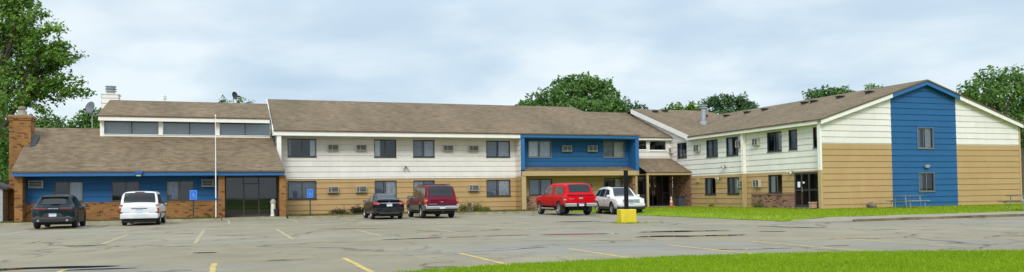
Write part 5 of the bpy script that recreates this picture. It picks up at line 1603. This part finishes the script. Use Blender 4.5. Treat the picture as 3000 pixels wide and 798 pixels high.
# the big maple beside the brick chimney: boughs reach right over the lobby
D = 62.0; foot = ray_at(-70, 600, D); foot.z = 0
sp = [(-40, 60, 80, 90), (10, 40, 60, 70), (45, 75, 55, 60, -1), (90, 110, 50, 40), (60, 150, 65, 45, 1), (120, 165, 45, 30, -1), (30, 215, 70, 50), (100, 225, 60, 36, 1), (150, 190, 34, 24),
      (20, 290, 60, 45, -1), (70, 285, 50, 36, 1), (-60, 180, 90, 90), (-70, 330, 100, 90), (-10, 380, 60, 70, 2), (0, 460, 45, 70, 2), (20, 120, 60, 45, 2), (60, 20, 40, 36), (110, 270, 30, 26),
      (-20, -20, 60, 40), (40, -10, 40, 30)]
def boughs(tm):
    out = []
    # drooping outer boughs, each with its own row of leaf tufts
    for path in (((60, 190), (130, 172), (175, 165), (205, 180)), ((80, 140), (120, 105), (140, 85), (182, 82)), ((40, 120), (80, 70), (110, 42), (140, 40)), ((80, 170), (150, 140), (190, 130), (200, 142)),
                 ((90, 240), (150, 235), (200, 232), (240, 240)), ((110, 262), (170, 262), (220, 268), (264, 276)), ((90, 215), (150, 205), (200, 165), (230, 160)), ((80, 255), (130, 285), (160, 280), (170, 300)),
                 ((60, 290), (110, 315), (130, 330), (140, 322)), ((120, 245), (180, 250), (195, 280), (190, 285)), ((30, 60), (60, 20), (70, -5), (80, -20))):
        dz = random.uniform(-1.5, 1.5); P3 = [ray_at(x, y, D + dz) - foot for x, y in path]
        tm.tube(P3, [.09, .06, .035, .015], 5)
        for a, b in zip(P3, P3[1:]):
            L = (b - a).length
            for q in range(int(L * 125)):
                c = a.lerp(b, random.random()); w = .27
                k = mnoise.noise(c * 1.7)
                if k < -.28: continue
                out.append((c + Vector((random.gauss(0, w), random.gauss(0, w * 1.3), random.gauss(-.03, w * .8))), .45 + .3 * mnoise.noise(c * .6), Vector((0, -.3, .6))))
    return out
tree("maple_tree", "large green maple standing by the brick chimney, its boughs reaching over the lobby", foot, 5.5, .38, blobs_from(sp, D, foot), .165, 'leaf_maple', None, 64, 20, 1.3, fill=.7, extra=boughs)
D = 54.0; foot = ray_at(-40, 600, D); foot.z = 0
tree("bright_bush_tree", "brighter green young tree at the left edge below the maple", foot, 1.2, .12, blobs_from([(-10, 250, 30, 40), (-20, 330, 45, 60), (-12, 430, 36, 60), (-30, 520, 50, 60)], D, foot), .14, 'leaf_bright', None, 120, 8, .7, fill=.5)
D = 72.0; foot = ray_at(20, 560, D); foot.z = 0
tree("dark_tree", "dark shaded tree behind the grey shed and brick chimney", foot, 3.0, .25, blobs_from([(15, 380, 45, 60), (10, 470, 55, 70), (-40, 420, 60, 80), (20, 540, 50, 60), (60, 420, 40, 60), (-60, 530, 60, 60)], D, foot), .2, 'leaf_maple', None, 70, 6, .8)
D = 78.0; foot = ray_at(145, 560, D); foot.z = 0
tree("round_tree", "small rounded tree showing above the lobby roof beside the chimney", foot, 4.5, .2, blobs_from([(120, 362, 32, 22), (155, 365, 34, 20), (140, 400, 60, 40), (180, 385, 26, 20)], D, foot), .18, 'leaf_far', None, 100, 10, .6)
D = 76.0; foot = ray_at(262, 560, D); foot.z = 0
tree("bushy_tree", "bushy tree behind the lobby roof, under the grey satellite dish", foot, 4.5, .2, blobs_from([(262, 352, 30, 22), (285, 345, 26, 28), (235, 370, 40, 16), (270, 390, 50, 30), (310, 370, 30, 26)], D, foot), .17, 'leaf_bright', None, 110, 12, .6)
D = 80.0; foot = ray_at(690, 560, D); foot.z = 0
tree("twiggy_tree", "tree whose few leafy tips poke above the lobby ridge", foot, 6, .2, blobs_from([(660, 305, 12, 12), (668, 322, 30, 14), (705, 322, 30, 12), (728, 304, 8, 10), (648, 304, 8, 8), (703, 296, 8, 10), (690, 340, 60, 20)], D, foot), .15, 'leaf_far', None, 130, 2, .5)
D = 92.0; foot = ray_at(1690, 560, D); foot.z = 0
tree("broad_maple_tree", "broad dark green maple rising behind the middle roof", foot, 7, .4,
     blobs_from([(1690, 268, 80, 45), (1625, 285, 60, 40, -2), (1570, 305, 45, 28), (1750, 278, 60, 42, 2), (1790, 300, 40, 36, -1), (1655, 250, 42, 28, 1), (1705, 242, 45, 24), (1750, 245, 34, 24, 2), (1690, 310, 150, 36), (1810, 322, 36, 20), (1545, 312, 22, 16)], D, foot),
     .23, 'leaf_far', None, 70, 26, .85)
D = 96.0; foot = ray_at(1850, 560, D); foot.z = 0
tree("slim_tree", "slim pointed tree tops between the broad maple and the white rake board", foot, 6, .2, blobs_from([(1838, 310, 12, 26), (1868, 312, 12, 18), (1850, 330, 40, 22), (1885, 318, 8, 10)], D, foot), .2, 'leaf_blue', None, 100, 8, .8)
D = 110.0; foot = ray_at(2000, 560, D); foot.z = 0
tree("low_tree", "low light green tree top left of the metal stack", foot, 7, .25, blobs_from([(1965, 316, 20, 12), (2000, 314, 24, 13), (2040, 312, 24, 14), (2000, 335, 70, 18)], D, foot), .24, 'leaf_bright', None, 90, 14, .9)
D = 112.0; foot = ray_at(2135, 560, D); foot.z = 0
tree("tall_pointed_tree", "bluish tree with many upright shoots behind the roof valley", foot, 8, .3,
     blobs_from([(2085, 300, 18, 24), (2105, 296, 16, 24), (2125, 300, 18, 26), (2150, 300, 18, 24), (2175, 302, 18, 26), (2190, 312, 14, 22), (2130, 330, 80, 26), (2207, 318, 6, 14)], D, foot), .22, 'leaf_blue', None, 100, 26, 1.0)
D = 95.0; foot = ray_at(2430, 560, D); foot.z = 0
tree("round_crowned_tree", "dark round crowned tree behind the right wing's ridge", foot, 8, .3, blobs_from([(2385, 272, 26, 20), (2425, 262, 32, 20), (2462, 264, 28, 20), (2425, 290, 64, 24), (2488, 272, 10, 12)], D, foot), .22, 'leaf_far', None, 90, 12, .55)
D = 100.0; foot = ray_at(2560, 560, D); foot.z = 0
tree("small_far_tree", "small tree tip showing over the ridge near the blue gable", foot, 9, .2, blobs_from([(2552, 252, 12, 10), (2575, 258, 14, 8), (2560, 275, 40, 16)], D, foot), .2, 'leaf_bright', None, 110, 6, .7)
D = 76.0; foot = ray_at(2990, 580, D); foot.z = 0
tree("large_oak_tree", "large leafy tree rising past the right end of the building", foot, 5, .45,
     blobs_from([(2900, 225, 45, 34), (2960, 230, 60, 40, 2), (3020, 235, 60, 44), (2870, 262, 50, 34, -1), (2930, 275, 60, 36), (2840, 278, 32, 22), (2990, 300, 70, 46, 1), (3060, 320, 70, 60), (2890, 310, 45, 32, 2), (2950, 350, 50, 40), (3010, 390, 55, 50), (3060, 450, 60, 60), (3005, 470, 40, 55, 1), (3020, 550, 45, 50, 2), (3090, 250, 70, 60), (3110, 380, 80, 80)], D, foot),
     .21, 'leaf_far', None, 75, 14, .65, fill=.5)
# a far line of woods closes the view at ground level
mb = []
for i in range(150):
    x = -170 + i * 2.6 + random.uniform(-1, 1)
    mb += blob_points((x, 190 + random.uniform(-6, 6), random.uniform(1.5, 3)), (3.2, 3, 3.2 + random.random() * 1.5), 90)
o = leaf_mesh("far_woods", mb, .55, 'leaf_far', None); tag(o, kind='stuff')

def bush(name, label, u, v, z, blobs, size, mat, group=None, dens=220, stems=6, dark=None):
    p = W(u, v, z); root = empty(name, p); tag(root, label, "shrub", group)
    st = MB()
    for bl in blobs:
        for q in range(stems):
            st.tube([(bl[0] * .4 + random.gauss(0, .04), bl[1] * .4 + random.gauss(0, .04), -.05), (bl[0] + random.gauss(0, .6) * bl[3], bl[1] + random.gauss(0, .6) * bl[4], bl[2] + random.uniform(0, .8) * bl[5])], [.012, .005], 4)
    st.build("stems", 'bark', root)
    pts = []
    for bl in blobs:
        pts += blob_points(bl[:3], bl[3:], int(dens * (bl[3] * bl[5] * 3 + .05)), 3, shoot_len=.35, fill=.8)
    leaf_mesh("foliage", pts, size, mat, root)
    return root
bush("withered_shrub", "dark withered shrub at the wall beside the black saloon", 8.9, 55.6, .1, [(-.3, 0, .22, .6, .4, .30), (.5, 0, .25, .5, .4, .34), (1.1, 0, .32, .4, .35, .40)], .06, 'withered', "shrubs along the motel wall", 1500)
bush("fallen_shrub", "low dark clump at the wall between sign post and withered shrub", 7.3, 55.0, .1, [(0, 0, .16, .7, .4, .24)], .05, 'withered', "shrubs along the motel wall", 1500)
bush("weedy_shrub", "yellow green weedy shrub with a dark stump, beside the maroon wagon", 16.9, 55.4, .1, [(-.5, 0, .24, .5, .35, .34), (.4, 0, .26, .5, .35, .34), (1.1, .2, .15, .5, .35, .2)], .055, 'weed_yellow', "shrubs along the motel wall", 1000)
bush("low_shrub", "low shrub before the mixed brick base by the side door", 34.5, 45.0, .14, [(0, 0, .2, .4, .45, .28), (0, .7, .14, .3, .3, .2)], .045, 'weed', "shrubs along the right wing", 520)
bush("low_shrub", "tiny shrub at the tan wall under the first lower window of the wing", 34.6, 51.0, .14, [(0, 0, .1, .28, .3, .16)], .04, 'weed', "shrubs along the right wing", 600)
bush("low_shrub", "tiny shrub at the tan wall under the second lower window of the wing", 34.6, 48.6, .14, [(0, 0, .08, .22, .22, .13)], .04, 'weed', "shrubs along the right wing", 600)

# ================================================================== small things standing about
def at(u, v, z=0.0, rz=0.0):
    return W(u, v, z), ANG + rz

# stump by the weedy shrub
p, a = at(16.55, 54.6, .1); mb = MB(); mb.tube([(0, 0, 0), (.02, 0, .3), (0, .03, .62)], [.16, .13, .15], 9)
o = mb.build("tree_stump", 'bark'); o.location = p; tag(o, "dark stump standing in the weedy shrub by the tan wall", "stump")

def isa_mark(mb, x0, z0, s, y):
    """wheelchair user: head, body, wheel arc"""
    def disc(cx, cz, rr, n=12): mb.face([(x0 + s * (cx + rr * math.cos(2 * math.pi * k / n)), y, z0 + s * (cz + rr * math.sin(2 * math.pi * k / n))) for k in range(n)])
    disc(-.06, .36, .07)
    bar = lambda a, b, w: mb.face([(x0 + s * (a[0] - w * (b[1] - a[1])), y, z0 + s * (a[1] + w * (b[0] - a[0]))), (x0 + s * (a[0] + w * (b[1] - a[1])), y, z0 + s * (a[1] - w * (b[0] - a[0]))), (x0 + s * (b[0] + w * (b[1] - a[1])), y, z0 + s * (b[1] - w * (b[0] - a[0]))), (x0 + s * (b[0] - w * (b[1] - a[1])), y, z0 + s * (b[1] + w * (b[0] - a[0])))])
    bar((-.06, .28), (-.04, -.04), .14); bar((-.04, -.05), (.2, -.05), .16); bar((.2, -.03), (.30, -.34), .11); bar((-.05, .12), (.16, .12), .14)
    n = 14
    for k in range(n):
        t0, t1 = math.pi * (.75 + 1.25 * k / n), math.pi * (.75 + 1.25 * (k + 1) / n)
        mb.face([(x0 + s * (-.02 + rr * math.cos(t)), y, z0 + s * (-.14 + rr * math.sin(t))) for rr, t in ((.20, t0), (.26, t0), (.26, t1), (.20, t1))])
M['sign_blue'] = plain("sign_blue", (0.012, 0.14, 0.62), 0.45, vary=.05)
M['sign_mark'] = plain("sign_mark", (0.20, 0.42, 0.80), 0.45, vary=.05)
def sign_post(label, u, v, top, w, h, round_):
    p, a = at(u, v, .05); o = empty("parking_sign", p, a); tag(o, label, "sign", "blue accessible parking signs")
    mb = MB(); mb.box((-.035, -.02, 0), (.035, .02, top - h * .2)); sub(mb, "post", 'dark_metal', o)
    mb = MB(); mb.box((-w / 2, -.045, top - h), (w / 2, -.021, top)); pl = sub(mb, "sign_panel", 'sign_blue', o, bevel=round_)
    mb = MB(); y = -.0475; t = .018
    for (x0, x1, z0, z1) in ((-w / 2 + t, w / 2 - t, top - t * 2, top - t), (-w / 2 + t, w / 2 - t, top - h + t, top - h + t * 2), (-w / 2 + t, -w / 2 + t * 2, top - h + t, top - t), (w / 2 - t * 2, w / 2 - t, top - h + t, top - t)):
        mb.face([(x0, y, z0), (x1, y, z0), (x1, y, z1), (x0, y, z1)])
    isa_mark(mb, 0, top - h * .52, h * .55, y - .001); sub(mb, "symbol", 'sign_mark', pl)
sign_post("square blue accessible parking sign on a dark post at the brick base of the lobby", -1.88, 51.2, 1.80, .42, .58, .004)
sign_post("rounded blue accessible parking sign on a dark post before the tan wall", 4.95, 50.85, 1.77, .36, .54, .008)

# white flagpole beside the lobby entrance
p, a = at(-.62, 51.75, .08); o = empty("flagpole", p, a); tag(o, "slim white flagpole rising in front of the lobby roof", "flagpole")
mb = MB(); mb.tube([(0, 0, 0), (0, 0, 3.2), (0, 0, 6.32)], [.04, .03, .02], 10); sub(mb, "pole", 'white_trim', o)
mb = MB(); mb.lathe((0, 0), [(.012, 6.32), (.045, 6.35), (.045, 6.39), (.012, 6.43)], 10); sub(mb, "finial", 'white_trim', o)
mb = MB(); mb.box((-.05, -.09, 1.15), (.05, -.045, 1.27)); sub(mb, "cleat", 'blue_trim', o)
mb = MB(); mb.lathe((0, 0), [(.11, -.02), (.11, .03), (.055, .07)], 12); sub(mb, "base", 'concrete', o)

# ash urn and bin by the lobby doors
p, a = at(2.86, 53.5, .115); o = empty("ash_receptacle", p, a); tag(o, "pale tall ash receptacle beside the lobby doors", "ashtray")
mb = MB(); mb.lathe((0, 0), [(.20, 0), (.20, .06), (.16, .08), (.15, .80), (.19, .86)], 16); sub(mb, "body", 'white_trim', o)
mb = MB(); mb.lathe((0, 0), [(.19, .862), (.19, .98), (.12, 1.05), (.12, 1.10), (.03, 1.13)], 16); sub(mb, "lid", 'ac_case', o)
p, a = at(3.05, 53.1, .115); o = empty("trash_bin", p, a); tag(o, "small black bin standing before the pale ash receptacle", "bin")
mb = MB(); mb.lathe((0, 0), [(.14, 0), (.17, .42), (.18, .44), (.165, .44), (.15, .10)], 14); sub(mb, "body", 'black', o)
mb = MB(); mb.lathe((0, 0), [(.185, .40), (.19, .44), (.185, .46)], 14); sub(mb, "rim", 'dark_metal', o)
# things by the side entrance
M['cone'] = plain("cone_orange", (0.62, 0.15, 0.03), 0.6); M['cone_white'] = plain("cone_white", (0.72, 0.72, 0.70), 0.5)
p, a = at(33.55, 54.9, .17); o = empty("traffic_cone", p, a); tag(o, "orange traffic cone with white top by the side entrance", "cone")
mb = MB(); mb.box((-.19, -.19, 0), (.19, .19, .04)); mb.lathe((0, 0), [(.15, .041), (.11, .30)], 16); sub(mb, "cone_body", 'cone', o)
mb = MB(); mb.lathe((0, 0), [(.110, .301), (.078, .50)], 16); sub(mb, "collar", 'cone_white', o)
mb = MB(); mb.lathe((0, 0), [(.077, .501), (.068, .56)], 16); sub(mb, "band", 'cone', o)
mb = MB(); mb.lathe((0, 0), [(.067, .561), (.035, .76), (.02, .77)], 16); sub(mb, "tip", 'cone_white', o)
M['bin_grey'] = plain("bin_blue_grey", (0.045, 0.055, 0.07), 0.55)
p, a = at(34.3, 54.75, .17); o = empty("trash_can", p, a); tag(o, "dark grey square trash can beside the orange cone", "bin")
mb = MB(); mb.prism([(-.27, -.27, 0), (.27, -.27, 0), (.27, .27, 0), (-.27, .27, 0)], (0, 0, .70)); sub(mb, "body", 'bin_grey', o, bevel=.03)
mb = MB(); mb.box((-.31, -.31, .701), (.31, .31, .78)); sub(mb, "rim", 'black', o, bevel=.02)
mb = MB(); mb.lathe((0, 0), [(.24, .78), (.22, .84), (.1, .87)], 14); sub(mb, "liner", 'black', o)
p, a = at(31.55, 55.9, .17); o = empty("trash_can", p, a); tag(o, "black round trash can in the shade left of the side entrance doors", "bin")
mb = MB(); mb.lathe((0, 0), [(.27, 0), (.31, .78), (.33, .80)], 16); sub(mb, "body", 'black', o)
mb = MB(); mb.lathe((0, 0), [(.335, .801), (.33, .86), (.20, .98), (.05, 1.0)], 16); sub(mb, "lid", 'dark_metal', o)
M['terracotta'] = plain("terracotta", (0.46, 0.27, 0.19), 0.8)
p, a = at(34.55, 39.85, .185); o = empty("flower_pot", p, a); tag(o, "empty terracotta flower pot beside the side door", "flower pot")
mb = MB(); mb.box((-.17, -.17, 0), (.17, .17, .30)); sub(mb, "body", 'terracotta', o, bevel=.02)
mb = MB(); mb.box((-.2, -.2, .301), (.2, .2, .38)); sub(mb, "rim", 'terracotta', o, bevel=.012)
# lamp post stump in its yellow block
M['yellow'] = None
m, nt, b = new_mat("chipped_yellow_paint"); v = obj_coord(nt)
n1 = noise_n(nt, 4.5, 6, 0.7, map_scale(nt, v, (1, 1, .5)))
nt.links.new(ramp(nt, n1, [(0.30, (0.34, 0.30, 0.20)), (0.37, (0.60, 0.46, 0.02)), (0.7, (0.72, 0.58, 0.02))]), b.inputs["Base Color"]); b.inputs["Roughness"].default_value = .65; M['yellow'] = m
p = Vector((4.98, 34.35, 0)); o = empty("lamp_post", p, rad(8)); tag(o, "black steel post set in a chipped yellow concrete block on the lot", "post")
mb = MB(); mb.prism([(-.345, -.345, 0), (.345, -.345, 0), (.345, .345, 0), (-.345, .345, 0)], (0, 0, .60)); sub(mb, "concrete_block", 'yellow', o, bevel=.035)
mb = MB(); mb.box((-.08, -.08, .60), (.08, .08, 2.30)); sub(mb, "post", 'post_black', o, bevel=.008)
mb = MB(); mb.box((-.14, -.14, .60), (.14, .14, .625)); sub(mb, "base_plate", 'dark_metal', o)
pts = []
for k in range(260):
    t = random.uniform(0, 6.28); rr = .40 + abs(random.gauss(0, .10)); q = max(abs(math.cos(t)), abs(math.sin(t)))
    pts.append((4.98 + rr * math.cos(t) / q, 34.35 + rr * math.sin(t) / q, 0.0))
for k in range(50): pts.append((5.7 + random.random() * .9, 34.3 + random.gauss(0, .12), 0.0))
blades("weed_tuft", pts, .065, .014, 'blade')

# picnic tables
def picnic(label, u, v, z, rz, wood):
    p, a = at(u, v, z, rz); o = empty("picnic_table", p, a); tag(o, label, "picnic table", "picnic tables on the lawn")
    mb = MB()
    for k in range(5): mb.box((-.93, -.37 + k * .15, .72), (.93, -.37 + k * .15 + .14, .765))
    sub(mb, "table_top", wood, o)
    for s in (-1, 1):
        mb = MB()
        for k in range(2): mb.box((-.93, s * .68 - .14 + k * .145, .42), (.93, s * .68 + k * .145, .46))
        sub(mb, "bench", 'galv' if s < 0 else wood, o)
    for x in (-.62, .62):
        for s in (-1, 1):
            mb = MB(); mb.tube([(x, s * .42, 0), (x, s * .34, .715)], .022, 8); mb.tube([(x, s * .70, 0), (x, s * .68, .42)], .02, 6); sub(mb, "leg", 'galv', o)
        mb = MB(); mb.tube([(x, -.80, .405), (x, .80, .405)], .022, 8); sub(mb, "cross_rail", 'galv', o)
    return o
M['grey_wood'] = plain("weathered_wood", (0.16, 0.145, 0.13), 0.85, vary=.3)
picnic("weathered picnic table with a pale bench, before the blue stripe of the end gable", 39.5, 37.2, .13, rad(4), 'grey_wood')
picnic("weathered picnic table standing on the sidewalk's edge at the far right of the lawn", 37.7, 28.2, .15, rad(-6), 'grey_wood')
# boulder by the wall
mb = MB(); bm = bmesh.new(); bmesh.ops.create_icosphere(bm, subdivisions=3, radius=.3)
for vv in bm.verts:
    vv.co *= 1 + .25 * mnoise.noise(vv.co * 3); vv.co.z *= .75
me = bpy.data.meshes.new("boulder"); bm.to_mesh(me); bm.free(); me.materials.append(plain("boulder_stone", (.15, .125, .10), .9, vary=.3, scale=6))
o = bpy.data.objects.new("boulder", me); COL.objects.link(o); o.location = W(38.0, 38.6, .28); tag(o, "brown boulder on the lawn against the tan gable wall", "rock")

# satellite dishes and antenna on the lobby roof
def dish(label, p, yaw, tilt, rr, h):
    o = empty("satellite_dish", p, yaw); tag(o, label, "dish", "satellite dishes on the lobby roof")
    mb = MB(); mb.tube([(0, 0, 0), (0, 0, h * .7), (0, -.06, h)], [.035, .035, .03], 8); sub(mb, "mast", 'galv', o)
    rot = Matrix.Rotation(tilt, 4, 'X'); mb = MB(); n = 22
    for k in range(5):
        r0, r1 = rr * k / 5, rr * (k + 1) / 5
        for j in range(n):
            t0, t1 = 2 * math.pi * j / n, 2 * math.pi * (j + 1) / n; q = []
            for r_, t in ((r0, t0), (r1, t0), (r1, t1), (r0, t1)):
                v_ = rot @ Vector((r_ * math.cos(t), -.05 - (r_ / rr) ** 2 * .10 * -1 * -1, r_ * 1.12 * math.sin(t))); q.append((v_.x, v_.y - .06, v_.z + h))
            mb.face(q)
    d = sub(mb, "reflector", 'dish_grey', o, smooth=True)
    md = d.modifiers.new("s", 'SOLIDIFY'); md.thickness = .015
    e = rot @ Vector((0, -.55, -rr * .75)); mb = MB(); mb.tube([rot @ Vector((0, -.1, -rr)) + Vector((0, 0, h)), e + Vector((0, 0, h))], .018, 6); sub(mb, "feed_arm", 'galv', o)
    mb = MB(); mb.box((e.x - .06, e.y - .09, e.z + h - .05), (e.x + .06, e.y + .05, e.z + h + .07)); sub(mb, "receiver", 'dark_metal', o, bevel=.01)
M['dish_grey'] = plain("dish_grey", (0.13, 0.14, 0.155), 0.5)
dp = ray_at(270, 318, 52.0)
dish("grey satellite dish beside the white clerestory end wall", Vector((dp.x, dp.y, dp.z - 1.3)), rad(-17), rad(-14), .38, 1.3)
dp = ray_at(683, 282, 59.0)
dish("dark satellite dish standing above the ridge of the lobby", Vector((dp.x, dp.y, dp.z - 1.2)), rad(62), rad(-12), .27, 1.2)
dish_d = bpy.data.objects['satellite_dish.001']
for ch_ in dish_d.children:
    if ch_.name.startswith('reflector'):
        ch_.data.materials[0] = M['dark_metal']
dp = ray_at(483, 283, 57.5); o = empty("roof_antenna", (dp.x, dp.y, dp.z - 1.1), rad(15)); tag(o, "small pale television antenna on the lobby ridge", "antenna")
mb = MB(); mb.tube([(0, 0, 0), (0, 0, 1.25)], .022, 6); sub(mb, "mast", 'galv', o)
mb = MB(); mb.tube([(-.45, 0, 1.1), (.2, 0, 1.12)], .012, 5)
for k in range(6): mb.tube([(-.42 + .1 * k, -.05, 1.1 - .12 - .01 * k), (-.42 + .1 * k, .05, 1.1 + .12 + .01 * k)], .008, 4)
sub(mb, "elements", 'galv', o)
mb = MB(); mb.box((-.10, -.06, .86), (.10, .06, 1.14)); sub(mb, "amplifier_box", plain("cream_box", (.62, .58, .42), .5), o, bevel=.02)

# grey shed at the left edge
p, a = at(-13.75, 54.0, .02); o = empty("garden_shed", p, a); tag(o, "small pale grey shed with a dark roof at the left edge", "shed")
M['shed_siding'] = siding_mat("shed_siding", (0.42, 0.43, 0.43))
mb = MB(); mb.prism([(-1.3, 0, 0), (1.3, 0, 0), (1.3, 0, 2.05), (0, 0, 2.6), (-1.3, 0, 2.05)], (0, 2.6, 0)); sub(mb, "wall", 'shed_siding', o)
for s in (-1, 1):
    mb = MB(); mb.prism([(0, -.2, 2.62), (s * 1.55, -.2, 1.98), (s * 1.55, -.2, 2.08), (0, -.2, 2.74)], (0, 3.0, 0)); sub(mb, "roof", 'dark_metal', o)
mb = MB(); mb.box((-.6, -.04, .05), (.5, -.004, 1.95)); d = sub(mb, "door", 'white_trim', o)
mb = MB(); mb.box((.36, -.08, .95), (.40, -.041, 1.1)); sub(mb, "handle", 'dark_metal', d)
